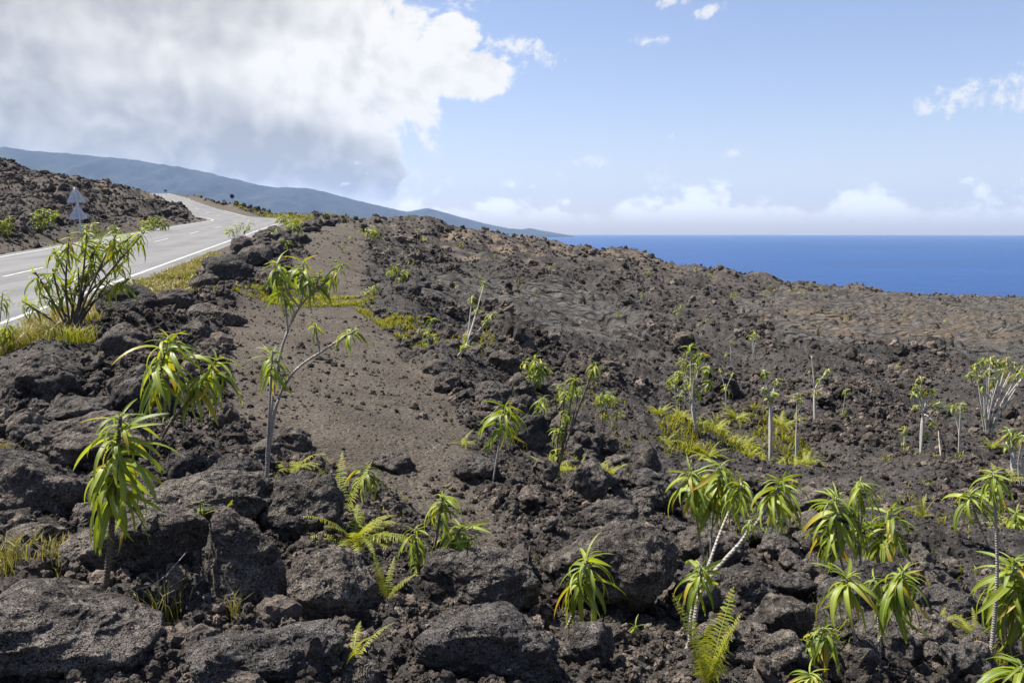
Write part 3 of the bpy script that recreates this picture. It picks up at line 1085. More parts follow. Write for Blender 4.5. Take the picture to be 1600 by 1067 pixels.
# ------------------------------------------------------------------ plant materials
def make_leaf_mat(name, dark, light, dead, deadness, trans=0.42):
    m, t = material(name)
    geo = t.n('ShaderNodeNewGeometry')
    rnd = t.m('FRACT', t.m('ADD', geo.outputs['Random Per Island'], t.n('ShaderNodeObjectInfo').outputs['Random']))
    rnd2 = t.m('FRACT', t.m('MULTIPLY', rnd, 17.31))
    uv = t.n('ShaderNodeSeparateXYZ')
    t.put(uv.inputs[0], t.attr('leafuv', 'Vector'))
    c = t.mix(rnd, dark, light)
    rib = t.ramp(t.m('ABSOLUTE', uv.outputs[0]), 0.16, 0.04)
    c = t.mix(t.m('MULTIPLY', rib, 0.55), c, tuple(min(1, v * 1.5 + 0.02) for v in light))
    # older leaves yellow from the tip
    old = t.m('MULTIPLY', t.ramp(rnd2, 1.0 - deadness, 1.0 - deadness * 0.4), t.ramp(t.m('ADD', uv.outputs[1], t.m('MULTIPLY', t.noise(geo.outputs['Position'], 60.0, 3, 0.6), 0.5)), 0.35, 0.95))
    c = t.mix(old, c, dead)
    vein = t.m('SINE', t.m('MULTIPLY', t.m('ADD', uv.outputs[1], t.m('MULTIPLY', t.m('ABSOLUTE', uv.outputs[0]), -0.12)), 140.0))
    nb = t.bump(t.m('ADD', t.m('MULTIPLY', vein, 0.25), rib), 0.35, 0.002)
    b = t.bsdf(c, 0.42, nb, 0.45)
    tr = t.n('ShaderNodeBsdfTranslucent')
    t.put(tr.inputs[0], t.mix(1.0, c, (1.35, 1.25, 0.5), 'MULTIPLY'))
    mx = t.n('ShaderNodeMixShader')
    mx.inputs[0].default_value = trans
    t.t.links.new(b.outputs[0], mx.inputs[1]); t.t.links.new(tr.outputs[0], mx.inputs[2])
    t.out(mx.outputs[0])
    return m


LEAF = make_leaf_mat('lance_leaf', (0.105, 0.165, 0.016), (0.300, 0.350, 0.048), (0.42, 0.31, 0.045), 0.11)
FERN = make_leaf_mat('fern_leaf', (0.130, 0.175, 0.018), (0.315, 0.330, 0.040), (0.40, 0.235, 0.04), 0.22)
GRASS = make_leaf_mat('grass_blade', (0.105, 0.125, 0.022), (0.270, 0.250, 0.070), (0.38, 0.31, 0.17), 0.7, 0.3)
HERB = make_leaf_mat('ground_herb', (0.150, 0.190, 0.016), (0.330, 0.325, 0.030), (0.40, 0.29, 0.05), 0.25, 0.35)


def make_bark(name, a, b):
    m, t = material(name)
    P = t.n('ShaderNodeNewGeometry').outputs['Position']
    c = t.mix(t.ramp(t.noise(t.vm('MULTIPLY', P, (1, 1, 3)), 30.0, 4, 0.65), 0.3, 0.7), a, b)
    wv = t.n('ShaderNodeTexWave', bands_direction='Z')
    t.put(wv.inputs['Vector'], P)
    wv.inputs['Scale'].default_value = 26.0
    wv.inputs['Distortion'].default_value = 3.0
    c = t.mix(t.m('MULTIPLY', wv.outputs[1], 0.4), c, tuple(v * 0.85 for v in a))
    t.out(t.bsdf(c, 0.85, t.bump(wv.outputs[1], 0.6, 0.004), 0.25).outputs[0])
    return m


BARK_PALE = make_bark('pale_bark', (0.21, 0.18, 0.15), (0.42, 0.385, 0.335))
BARK_WHITE = make_bark('white_bark', (0.36, 0.33, 0.285), (0.64, 0.60, 0.54))
BARK_DARK = make_bark('brown_bark', (0.075, 0.058, 0.044), (0.20, 0.165, 0.125))


# ------------------------------------------------------------------ leaves
def strip_leaf(phi0, phi1, width, n=7, side=0.0, fold=0.35, power=0.85, wp=0.62):
    """a lance-shaped leaf of length 1 starting at the origin along +X, rising at phi0 and ending at phi1 (radians)"""
    V, U = [], []
    x = z = 0.0
    for i in range(n + 1):
        t = i / n
        ph = phi0 + (phi1 - phi0) * t ** power
        if i:
            x += math.cos(ph) / n; z += math.sin(ph) / n
        wd = width * max(math.sin(math.pi * min(t ** wp, 1.0)), 0.0) ** 0.75 * 0.5 + (0.006 if i < n else 0.0)
        up = Vector((-math.sin(ph), 0, math.cos(ph)))
        c = Vector((x, side * t * t, z))
        tw = 0.25 * side * t
        for s in (-1, 0, 1):
            p = c + Vector((0, s * wd, 0)) + up * (abs(s) * wd * fold + s * wd * tw)
            V.append(p[:]); U.append((s, t, 0))
    Fc = []
    for i in range(n):
        for s in (0, 1):
            a = i * 3 + s
            Fc.append((a, a + 1, a + 4, a + 3))
    return np.array(V), np.array(Fc), np.array(U, float)


def leaf_mesh(name, V, Fc, U, mat):
    o = mesh_obj(name, V, Fc, mat, smooth=True)
    a = o.data.attributes.new('leafuv', 'FLOAT_VECTOR', 'POINT')
    a.data.foreach_set('vector', U.astype(np.float32).ravel())
    me = o.data
    bpy.data.objects.remove(o)
    return me


LEAF_KINDS = []
for k, (a, b, wd, sd_) in enumerate([(1.3, -0.2, 0.10, 0.03), (1.2, -1.1, 0.105, -0.05), (1.1, -1.45, 0.11, 0.06), (0.95, -1.62, 0.115, -0.04), (0.8, -1.7, 0.11, 0.08), (0.5, -1.74, 0.11, -0.07), (0.2, -1.8, 0.105, 0.05), (-0.4, -1.8, 0.095, -0.05)]):
    LEAF_KINDS.append(strip_leaf(a, b, wd, 9, sd_, 0.35, 0.46))
LEAF_MESHES = [leaf_mesh('leaf', *g, LEAF) for g in LEAF_KINDS]
LEAF_SMALL = [strip_leaf(a, b, wd, 3, sd_) for (a, b, wd, sd_) in [(1.0, -0.7, 0.19, 0.0), (0.7, -1.5, 0.18, 0.05), (0.2, -1.75, 0.17, -0.05)]]


def axis_frame(ax):
    ax = Vector(ax).normalized()
    return Vector((0, 0, 1)).rotation_difference(ax).to_matrix().to_4x4()


def head_leaves(tip, axis, L, n, span, rng):
    """matrices and leaf kinds for one drooping head"""
    out = []
    ax = Vector(axis).normalized()
    wind = Vector((rng.normal(-0.12, 0.22), rng.normal(0, 0.2), 0))
    half = (ax * 0.55 + Vector((0, 0, 0.45)) + wind).normalized()
    a0 = rng.uniform(0, 6.28)
    for i in range(n):
        f = (i + 0.5) / n
        k = min(7, max(0, int(f * 7.6 + rng.normal(0, 1.1))))
        ln = 0.88 * L * (0.42 + 0.62 * min(1, f * 2.6) - 0.18 * max(0, f - 0.7) / 0.3) * rng.uniform(0.6, 1.18)
        pos = Vector(tip) - ax * span * f ** 1.15
        fr = axis_frame(half if f < 0.5 else Vector((ax.x * 0.25 + wind.x * 0.6, ax.y * 0.25 + wind.y * 0.6, 1)))
        M = Matrix.Translation(pos) @ fr @ Matrix.Rotation(a0 + i * 2.39996 + rng.normal(0, 0.45), 4, 'Z') @ Matrix.Rotation(rng.normal(0, 0.2), 4, 'Y') @ Matrix.Rotation(rng.normal(0, 0.4), 4, 'X') @ Matrix.Diagonal((ln, ln * rng.uniform(0.65, 1.2), ln, 1))
        out.append((M, k))
    return out


class Soup:
    def __init__(self):
        self.V, self.F, self.U, self.n = [], [], [], 0

    def add(self, g, M):
        V, Fc, U = g
        M = np.array(M)
        self.V.append(V @ M[:3, :3].T + M[:3, 3]); self.F.append(Fc + self.n); self.U.append(U); self.n += len(V)

    def build(self, name, mat, parent=None):
        o = mesh_obj(name, np.concatenate(self.V), np.concatenate(self.F), mat, parent, smooth=True)
        a = o.data.attributes.new('leafuv', 'FLOAT_VECTOR', 'POINT')
        a.data.foreach_set('vector', np.concatenate(self.U).astype(np.float32).ravel())
        return o


def tube(pts, r0, r1, sides=7, knots=0.0, seed=0):
    rg = random.Random(seed)
    P = [Vector(p) for p in pts]
    # catmull-rom resample
    Q = []
    for i in range(len(P) - 1):
        p0 = P[max(i - 1, 0)]; p1 = P[i]; p2 = P[i + 1]; p3 = P[min(i + 2, len(P) - 1)]
        for s in range(5):
            t = s / 5
            Q.append(0.5 * ((2 * p1) + (p2 - p0) * t + (2 * p0 - 5 * p1 + 4 * p2 - p3) * t * t + (3 * p1 - p0 - 3 * p2 + p3) * t ** 3))
    Q.append(P[-1])
    V, Fc = [], []
    for i, q in enumerate(Q):
        t = i / (len(Q) - 1)
        tn = (Q[min(i + 1, len(Q) - 1)] - Q[max(i - 1, 0)]).normalized()
        a = tn.orthogonal().normalized() if abs(tn.z) < 0.9 else tn.cross(Vector((0, 1, 0))).normalized()
        b = tn.cross(a)
        r = (r0 + (r1 - r0) * t) * (1 + knots * rg.uniform(-1, 1))
        for s in range(sides):
            an = 6.2832 * s / sides
            V.append((q + a * math.cos(an) * r + b * math.sin(an) * r)[:])
    for i in range(len(Q) - 1):
        for s in range(sides):
            a = i * sides + s; b = i * sides + (s + 1) % sides
            Fc.append((a, b, b + sides, a + sides))
    Fc.append(tuple(range(sides))[::-1])
    Fc.append(tuple((len(Q) - 1) * sides + s for s in range(sides)))
    return V, Fc, Q


def frame_at(fx, fy):
    """a foot pixel gives the ground point; further pixels of the same plant are laid off in real size around it"""
    x, y, z = hit(fx, fy)
    dep = y * math.cos(PITCH) - z * math.sin(PITCH)
    return x, y, z, dep / F_PX


def off_point(fx, fy, x, y, z, px, py, back):
    """point above the foot seen at pixel px,py, standing `back` metres behind the foot's distance"""
    u, dy, dz = pix_dir(px, py)
    Y = y + back
    return Vector((float(u / dy) * Y, Y, float(dz / dy) * Y))


PLANT_N = [0]


def plant(name, label, foot, stems, cat='plant', group='drooping leaf shrubs on the lava', bark=None, near=False, r0=None, dens=1.0):
    """stems: list of dict/list (waypoint pixels..., tip (px, py, leaf length in px, leaves, span in px))"""
    PLANT_N[0] += 1
    seed = PLANT_N[0]
    rg = np.random.default_rng(1000 + seed)
    fx, fy = foot
    x, y, z, s = frame_at(fx, fy)
    base = Vector((x, y, z - 0.03))
    root = empty(name, base, label, cat, group)
    inv = Matrix.Translation(-base)
    soup = Soup()
    bark = bark or BARK_PALE
    for k, (way, tip) in enumerate(stems):
        tx, ty, Lp, nl = tip[:4]
        span = tip[4] if len(tip) > 4 else Lp * 0.55
        hgt = abs(fy - ty) * s
        back = rg.uniform(-0.22, 0.22) * hgt if len(stems) > 1 else rg.uniform(-0.06, 0.06) * hgt
        if len(tip) > 5:
            back = tip[5]
        pts = []
        start = way[0] if way and way[0] is not None else (fx, fy)
        allp = [start] + list(way[1:] if way else []) + [(tx, ty)]
        for i, (px, py) in enumerate(allp):
            t = max(0.0, (fy - py) / max(fy - ty, 1.0))
            pts.append(off_point(fx, fy, x, y, z, px, py, back * min(t, 1)))
        if start == (fx, fy):
            pts[0] = base.copy()
        if len(pts) == 2:
            mid = (pts[0] + pts[1]) / 2 + Vector((rg.normal(0, 0.035), rg.normal(0, 0.035), 0)) * hgt
            pts.insert(1, mid)
        rr = r0 or max(0.0045, min(0.02, 0.011 * hgt + 0.002))
        if start != (fx, fy):
            rr *= 0.7
        V, Fc, Q = tube(pts, rr, rr * 0.5, 7 if near else 5, 0.1, seed * 10 + k)
        V = [tuple(Vector(v) - base) for v in V]
        mesh_obj('stem', V, Fc, bark, root, smooth=True)
        if nl:
            ax = (Q[-1] - Q[max(0, len(Q) - 4)]).normalized()
            L = Lp * s
            leaves = head_leaves(Q[-1] - base, ax, L, max(4, int(nl * dens * 1.25)), span * s, rg)
            for M, kd in leaves:
                if near:
                    o = bpy.data.objects.new('leaf', LEAF_MESHES[kd])
                    o.matrix_world = M
                    link(o, root)
                elif Lp >= 26:
                    soup.add(LEAF_KINDS[kd], M)
                else:
                    soup.add(LEAF_SMALL[min(2, kd // 3)], M)
    if soup.n:
        fo = soup.build('foliage', LEAF, root)
        fo['kind'] = 'stuff'
    return root


GN = 'drooping leaf shrubs in the foreground'
# ---- foreground plants, leaf by leaf
plant('drooping_shrub', 'big single drooping head on a stout stem in front of the left boulders', (163, 950),
      [([None, (172, 850)], (188, 650, 112, 60, 135))], group=GN, bark=BARK_DARK, near=True, r0=0.016)
plant('drooping_shrub', 'two headed drooping plant with one leaning stem among the left boulders', (236, 722),
      [([None, (238, 640)], (264, 528, 92, 38, 75)), ([None, (262, 668), (300, 620)], (338, 562, 84, 36, 60))], group=GN, bark=BARK_DARK, near=True, r0=0.012)
plant('drooping_shrub', 'tall spindly plant with bare stems arching over the gravel track', (415, 775),
      [([None, (420, 660)], (426, 548, 52, 26, 40)),
       ([None, (424, 640), (440, 545), (468, 480), (502, 448)], (537, 412, 42, 20, 28, 0.2)),
       ([(468, 480), (450, 455)], (432, 410, 58, 24, 30, 0.15)),
       ([(468, 480), (474, 450)], (474, 408, 56, 24, 34, 0.2)),
       ([(490, 458), (496, 440)], (500, 428, 48, 20, 26, 0.2)),
       ([(450, 520), (446, 480)], (442, 452, 42, 16, 24, 0.1)),
       ([None, (428, 650), (456, 585), (505, 548)], (556, 516, 38, 18, 20, -0.15)),
       ([(500, 552), (495, 525)], (492, 505, 30, 12, 12, -0.1))], group=GN, near=True, r0=0.011)
plant('drooping_shrub', 'slim single headed plant at the right edge of gravel track', (768, 762), [([None], (791, 632, 60, 30, 44))], group=GN, near=True, r0=0.008)
plant('drooping_shrub', 'pale narrow drooping head rising from the yellow fern', (566, 806), [([None], (573, 730, 56, 26, 26))], group=GN, near=True, r0=0.007)
plant('drooping_shrub', 'bushy four headed plant behind the wide sunlit boulder', (662, 935),
      [([None, (680, 850)], (692, 776, 54, 30, 26)), ([None], (648, 826, 52, 26, 30)), ([None, (690, 880)], (722, 822, 66, 34, 34)), ([None], (650, 880, 42, 20, 26)), ([(680, 880)], (742, 838, 44, 18, 20))], group=GN, bark=BARK_DARK, near=True, r0=0.009)
plant('drooping_shrub', 'lone drooping plant leaning in front of the largest square boulder', (880, 1002), [([None, (898, 950)], (918, 872, 92, 34, 60))], group=GN, near=True, r0=0.008)
plant('drooping_shrub', 'fallen plant whose bent pale stem rises from the ground towards the right', (1052, 1040),
      [([None, (1078, 1006), (1092, 930), (1122, 886), (1176, 826)], (1222, 752, 80, 40, 44, 0.35)),
       ([None, (1030, 1032)], (1008, 1020, 10, 0, 5, 0.12)), ([(1078, 1006), (1080, 960)], (1096, 882, 66, 26, 40, 0.05)),
       ([(1150, 856), (1165, 835)], (1172, 812, 34, 16, 14, 0.2)),
       ([(1092, 930), (1108, 880), (1130, 820)], (1160, 752, 66, 30, 36, 0.5))], group=GN, near=True, r0=0.014)
plant('drooping_shrub', 'pair of upright drooping heads left of the fallen plant head', (1112, 905),
      [([None, (1112, 830)], (1126, 728, 84, 42, 50)), ([None, (1095, 850)], (1078, 738, 74, 34, 40))], group=GN, near=True, r0=0.009)
plant('drooping_shrub', 'two headed plant with slender forked stems at lower right', (1350, 1064),
      [([None, (1332, 980)], (1322, 902, 76, 26, 24)), ([None, (1374, 1000)], (1412, 892, 86, 44, 52)), ([(1378, 990)], (1378, 982, 30, 8, 6)), ([(1374, 1040), (1372, 960)], (1366, 902, 40, 12, 12))], group=GN, near=True, r0=0.009)
plant('drooping_shrub', 'three headed plant with dense hanging leaves behind the lower right boulders', (1342, 936),
      [([None, (1310, 860)], (1306, 776, 80, 52, 78)), ([None, (1345, 830)], (1344, 752, 56, 26, 30)), ([None], (1338, 818, 46, 20, 26))], group=GN, near=True, r0=0.009)
plant('drooping_shrub', 'single dense head on twin stems right of the three headed plant', (1366, 892), [([None, (1376, 850)], (1394, 796, 70, 44, 70)), ([None, (1384, 850)], (1404, 830, 50, 20, 30))], group=GN, near=True, r0=0.009)
plant('drooping_shrub', 'tall thin pale stem with one tuft on top near the right edge', (1546, 1046), [([None, (1558, 900)], (1552, 738, 58, 26, 26))], group=GN, near=True, r0=0.012)
plant('drooping_shrub', 'arching head leaning left beside the tall pale stem', (1548, 880), [([None, (1535, 830)], (1514, 772, 66, 28, 24))], group=GN, near=True, r0=0.008)
plant('drooping_shrub', 'leafy drooping plant crowding the right edge below the tall pale stem', (1572, 1040), [([None], (1584, 876, 96, 50, 76)), ([None], (1604, 900, 90, 36, 60))], group=GN, near=True, r0=0.009)
plant('drooping_shrub', 'low drooping plant in the hollow below the lower right boulders', (1284, 1056), [([None], (1286, 980, 66, 32, 34)), ([None], (1262, 1000, 50, 18, 22))], group=GN, near=True, r0=0.007)
plant('drooping_shrub', 'near plant with long strap leaves cut off by the bottom right corner', (1600, 1130), [([None], (1596, 1040, 120, 24, 24))], group=GN, near=True, r0=0.009)
plant('drooping_shrub', 'sprout with wide leaves cut off by the bottom edge right of the tall fern', (1268, 1120), [([None], (1266, 1052, 70, 16, 16))], group=GN, near=True, r0=0.007)
plant('drooping_shrub', 'small dark knotted plant in front of the broad pale topped boulder', (310, 878), [([None], (314, 782, 34, 34, 72))], group=GN, bark=BARK_DARK, near=True, r0=0.006)
plant('drooping_shrub', 'tiny drooping seedling beside the root of the fallen plant', (988, 1012), [([None], (994, 978, 34, 14, 12))], group=GN, near=True, r0=0.005)
plant('drooping_shrub', 'tuft on a short stem at right edge above the leafy plant', (1590, 850), [([None], (1588, 800, 50, 24, 24))], group=GN, near=True, r0=0.008)

# ---- roadside bush at the left
RB = 'shrubs beside the road'
bt = [(55, 425), (84, 388), (108, 372), (136, 362), (160, 372), (182, 366), (206, 368), (228, 360), (200, 404), (172, 438), (202, 436), (62, 458), (34, 470), (96, 446), (150, 408), (122, 418), (82, 420), (146, 384), (192, 384)]
plant('roadside_shrub', 'many stemmed leafy shrub standing at the near edge of the road', (112, 528),
      [([None, (112 + (tx - 112) * 0.32 + (8 if i % 2 else -8), 528 + (ty - 528) * 0.5)], (tx, ty, 40, 20, 26)) for i, (tx, ty) in enumerate(bt)], 'shrub', RB, BARK_DARK, r0=0.02)
plant('roadside_shrub', 'sparse shrub cut off by the left edge beside the road line', (-12, 560), [([None], (4, 458, 36, 14, 22)), ([None], (12, 505, 40, 18, 26)), ([None], (24, 515, 30, 12, 20))], 'shrub', RB, BARK_PALE)
plant('roadside_shrub', 'slender shrub with small round tufts at the road edge by the rubble bank', (366, 384), [([None], (tx, ty, 13, 12, 9)) for tx, ty in ((352, 356), (362, 358), (369, 352), (378, 348), (391, 347), (373, 368), (384, 370), (388, 356))], 'shrub', RB, BARK_PALE)
for lab, foot, tips in (
        ('round green shrub left of the road sign across the road', (62, 366), ((54, 332), (66, 326), (78, 328), (70, 342), (84, 338), (58, 346), (88, 330))),
        ('green shrub cut by the left edge across the road', (6, 372), ((-4, 340), (6, 346), (16, 338), (20, 350), (8, 358))),
        ('leafy shrub at the far verge right of the road sign', (236, 362), ((222, 346), (234, 340), (246, 338), (256, 342), (262, 350), (242, 350), (228, 354))),
        ('low shrub at the foot of the road sign across the road', (142, 372), ((130, 352), (146, 348), (158, 356), (180, 352), (188, 360)))):
    plant('roadside_shrub', lab, foot, [([None], (tx, ty, 14, 20, 10)) for tx, ty in tips], 'shrub', RB, BARK_DARK)
# ---- shrubs on the rubble bank and along the track
BK = 'shrubs on the rubble bank'
for lab, foot, tips in (
        ('leafy shrub on the rubble bank nearest the road bend', (418, 384), ((406, 372), (416, 362), (424, 368), (432, 356), (412, 382))),
        ('leafy shrub on the rubble bank just above the spindly plant heads', (438, 400), ((428, 378), (440, 372), (446, 384), (452, 376), (434, 392), (420, 392))),
        ('shrub at the top of the rubble bank beside the far track', (456, 372), ((446, 352), (456, 346), (464, 350), (468, 358), (452, 362))),
        ('pale shrub on the far crest of the rubble bank', (442, 350), ((432, 340), (442, 336), (452, 338))),
        ('leafy shrub in the rubble line right of the far track, upper', (584, 372), ((572, 356), (582, 354), (592, 360), (580, 366))),
        ('leafy shrub in the rubble line right of the far track, lower', (616, 452), ((608, 420), (618, 412), (628, 426), (622, 436), (606, 444), (636, 420))),
        ('dark green shrub at the right edge of the track below rubble line', (578, 468), ((566, 456), (576, 450), (588, 444)))):
    plant('bank_shrub', lab, foot, [([None], (tx, ty, 15, 14, 12)) for tx, ty in tips], 'shrub', BK, BARK_DARK)

# ---- middle distance plants on the slope
MD = 'shrubs on the lava slope'


def mid(label, foot, tips, way=None, L=24, n=16, bark=None, r0=None, dens=1.0):
    tips = [(t[0], t[1], (t[2] if len(t) > 2 else L) * 0.84) for t in tips]
    plant('slope_shrub', label, foot, [([None] + ([way] if way else []), (t[0], t[1], t[2] if len(t) > 2 else L, n, (t[2] if len(t) > 2 else L) * 0.6)) for t in tips], 'shrub', MD, bark or BARK_WHITE, r0=r0, dens=dens)


mid('leaning leafy shoot in the centre, crowned by a broad pointed head', (866, 752), [(932, 566, 38), (898, 588, 34), (884, 612, 26), (884, 640, 28), (876, 668, 28), (872, 700, 26), (908, 604, 26)], L=30, n=20, bark=BARK_DARK)
mid('drooping head hanging in front of the dark central boulder', (852, 672), [(850, 620, 36)], n=22)
mid('small narrow head between the central shoot and hanging one', (876, 640), [(876, 600, 26)], n=16)
mid('wilted leafy shrub right of the leaning central shoot', (940, 676), [(954, 612, 28), (938, 618, 26), (966, 640, 22), (946, 640, 24)], n=16, bark=BARK_DARK)
mid('yellow green bushy clump on the slope above the central shoot', (834, 618), [(822, 562, 30), (836, 558, 34), (850, 568, 34), (826, 584, 32), (846, 584, 28)], n=18)
mid('tall thin shrub rising from the rubble right of the gravel track', (712, 588), [(758, 440, 17), (738, 462, 19), (748, 478, 18), (772, 488, 19), (762, 500, 17), (728, 522, 20), (720, 545, 22), (714, 565, 20)], way=(728, 540), n=13)
mid('short leafy shoot beside the tall thin shrub', (674, 560), [(674, 496, 20), (668, 515, 20), (680, 522, 18), (662, 532, 18)], n=13)
mid('leafiest tall shrub of the middle distance, with many forked heads', (1088, 690), [(1078, 540, 24), (1096, 552, 24), (1066, 560, 22), (1108, 572, 22), (1044, 594, 22), (1078, 590, 24), (1112, 596, 22), (1094, 608, 24), (1060, 580, 20), (1086, 566, 24)], way=(1082, 630), n=18)
mid('second pale stemmed shrub just behind the leafiest tall one', (1066, 655), [(1054, 584, 22), (1070, 600, 20), (1062, 616, 18)], n=14)
mid('bare white forked stem standing right of the leafiest tall shrub', (1136, 650), [(1124, 576, 10), (1146, 582, 10), (1134, 600, 16), (1142, 612, 18)], way=(1134, 612), n=9)
mid('white trunked shrub forking into three small tufts', (1205, 696), [(1194, 578, 18), (1214, 592, 18), (1192, 606, 14), (1208, 612, 20), (1200, 618, 18)], way=(1204, 640), n=15, r0=0.028)
mid('straight slim stem with a single tuft beside the white trunked shrub', (1244, 700), [(1246, 614, 18), (1251, 622, 14)], n=14, r0=0.016)
mid('half bare forked shrub with one curled leafless branch', (1274, 660), [(1268, 556, 6), (1296, 576, 18), (1284, 590, 14), (1276, 618, 20), (1264, 580, 6)], way=(1273, 612), n=12, r0=0.018)
mid('crooked thin stem with two small tufts', (1312, 680), [(1322, 608, 17), (1321, 642, 14)], way=(1316, 650), n=12)
mid('tall double stemmed shrub left of the large many stemmed one', (1438, 722), [(1438, 588, 15), (1430, 600, 16), (1426, 612, 16), (1454, 608, 18), (1440, 606, 17), (1470, 628, 26), (1428, 634, 16), (1444, 684, 16), (1462, 664, 16)], way=(1442, 650), n=14, r0=0.018)
mid('thin forked stem with two tufts beside the large many stemmed shrub', (1498, 742), [(1488, 632, 20), (1502, 630, 18), (1502, 648, 12)], way=(1499, 680), n=14, r0=0.016)
mt = [(1514, 582), (1524, 568), (1536, 560), (1548, 558), (1560, 562), (1574, 558), (1586, 566), (1598, 572), (1590, 584), (1566, 576), (1544, 576), (1528, 586), (1554, 590), (1578, 588), (1604, 580), (1612, 572), (1538, 600), (1540, 655), (1552, 668)]
plant('slope_shrub', 'largest many stemmed pale shrub with a wide crown at the right edge', (1542, 696), [([None, (1540 + (tx - 1540) * 0.28, 640 + (i % 3) * 8)], (tx, ty, 15, 18, 9)) for i, (tx, ty) in enumerate(mt)], 'shrub', MD, BARK_WHITE, r0=0.02)
mid('leafy head on a stout stem below the largest many stemmed shrub', (1582, 762), [(1576, 670, 26), (1586, 680, 24), (1572, 690, 22)], n=18, r0=0.018)
mid('stem leaning from the right edge below the largest shrub', (1596, 770), [(1600, 680, 24), (1592, 676, 20)], n=14, r0=0.016)
mid('single sapling standing apart on the dark rubble upper right', (1178, 568), [(1178, 516, 13), (1184, 524, 13), (1172, 524, 11)], n=12)
mid('leaning thin sapling on the rubble left of the lone upper sapling', (1134, 578), [(1141, 532, 11), (1136, 550, 11)], n=10)
mid('sapling with stacked tufts on the upper slope', (1060, 508), [(1064, 476, 12), (1057, 484, 12), (1062, 492, 11)], n=11)
mid('small leaning sapling on the upper slope right of stacked tuft one', (1093, 526), [(1106, 498, 10), (1092, 504, 10)], n=10)
mid('sapling at the left end of upper slope with two pale tufts', (856, 444), [(858, 416, 9), (866, 412, 8), (856, 432, 9)], n=10)
mid('small drooping sapling left of the double stemmed shrub', (1412, 728), [(1414, 668, 18), (1413, 690, 12)], n=14)
mid('tiny round sapling between the crooked stem and double stemmed shrub', (1372, 688), [(1372, 658, 15)], n=13)
mid('pair of tufts on one thin stem high on the dark rubble', (1403, 590), [(1403, 568, 11), (1402, 584, 9)], n=10)
mid('drooping plant on the slope beside the upright knobbly boulder', (868, 752), [(862, 724, 26)], n=12)

# small seedlings that nothing tells apart, far up the slope
seed_px = [(1143, 470), (1150, 466), (1196, 462), (1208, 458), (1232, 460), (1243, 458), (1251, 462), (1262, 456), (1284, 460), (640, 420), (655, 436), (690, 446), (712, 452), (760, 455), (788, 470), (812, 480), (842, 468),
           (905, 480), (965, 500), (1000, 470), (1085, 470), (1320, 500), (1410, 500), (1480, 505), (720, 385), (772, 410), (652, 368), (662, 380), (606, 392), (628, 400), (1110, 440), (1088, 430), (1010, 430), (560, 365), (548, 380), (534, 392)]
rng = np.random.default_rng(77)
for k, (px, py) in enumerate(seed_px):
    h = float(rng.uniform(10, 18))
    plant('seedling', 'tiny green seedling far up the bare lava slope', (px, py + 4), [([None], (px + float(rng.uniform(-3, 3)), py - h + 4, 8, 9, 6))] + ([([None], (px + 5, py - h * 0.6, 7, 7, 5))] if k % 3 == 0 else []), 'seedling', 'seedlings on the upper slope', BARK_PALE)


# ------------------------------------------------------------------ ferns
def frond_geo(seed, n=22, curve=(1.1, -0.35), wide=0.2):
    rg = random.Random(seed)
    Vs, Fs, Us = [], [], []
    cnt = 0
    x = z = 0.0
    pts = []
    m = n * 2
    for i in range(m + 1):
        t = i / m
        ph = curve[0] + (curve[1] - curve[0]) * t
        if i:
            x += math.cos(ph) / m; z += math.sin(ph) / m
        pts.append((x, z, ph, t))
    # rachis ribbon
    for i, (px, pz, ph, t) in enumerate(pts):
        wd = 0.006 * (1 - 0.8 * t)
        Vs += [(px, -wd, pz), (px, wd, pz)]
        Us += [(0.0, 0.0, 0), (0.0, 0.0, 0)]
    for i in range(m):
        Fs.append((2 * i, 2 * i + 1, 2 * i + 3, 2 * i + 2))
    cnt = len(Vs)
    for i in range(4, m + 1):
        px, pz, ph, t = pts[i]
        ln = wide * min(1.0, (t - 0.05) * 5.5) * (1 - t) ** 0.62 * 1.25 + 0.008
        for sgn in (-1, 1):
            l2 = ln * rg.uniform(0.62, 1.12)
            fw = 0.32 + rg.uniform(-0.22, 0.22)
            dx, dy = math.sin(fw), math.cos(fw) * sgn
            dr = Vector((dx * math.cos(ph), dy, dx * math.sin(ph) - 0.05 - 0.32 * rg.random()))
            al = Vector((math.cos(ph), 0, math.sin(ph)))
            w2 = 0.0105
            p = Vector((px, 0, pz))
            a = p - al * w2 * 0.8; b = p + al * w2 * 0.8
            q = p + dr * l2 * 0.55
            tipv = p + dr * l2 + Vector((0, 0, -0.15 * l2))
            c1 = q - al * w2; c2 = q + al * w2
            Vs += [a[:], b[:], c2[:], tipv[:], c1[:]]
            Us += [(-0.6, 0.0, 0), (0.6, 0.0, 0), (0.6, 0.5, 0), (0.0, 0.9 * t + 0.1, 0), (-0.6, 0.5, 0)]
            Fs.append((cnt, cnt + 1, cnt + 2, cnt + 4))
            Fs.append((cnt + 4, cnt + 2, cnt + 3, cnt + 3))
            cnt += 5
    return Vs, Fs, Us


FROND_MESHES = []
for k, (cv, wd) in enumerate([((1.35, 0.75), 0.15), ((1.2, 0.1), 0.16), ((1.0, -0.5), 0.17), ((0.75, -0.7), 0.18), ((1.45, 1.1), 0.16)]):
    Vs, Fs, Us = frond_geo(k, 15, cv, wd)
    me = bpy.data.meshes.new('frond')
    me.from_pydata(Vs, [], [tuple(dict.fromkeys(f)) for f in Fs])
    me.update()
    me.materials.append(FERN)
    a = me.attributes.new('leafuv', 'FLOAT_VECTOR', 'POINT')
    a.data.foreach_set('vector', np.array(Us, np.float32).ravel())
    FROND_MESHES.append(me)


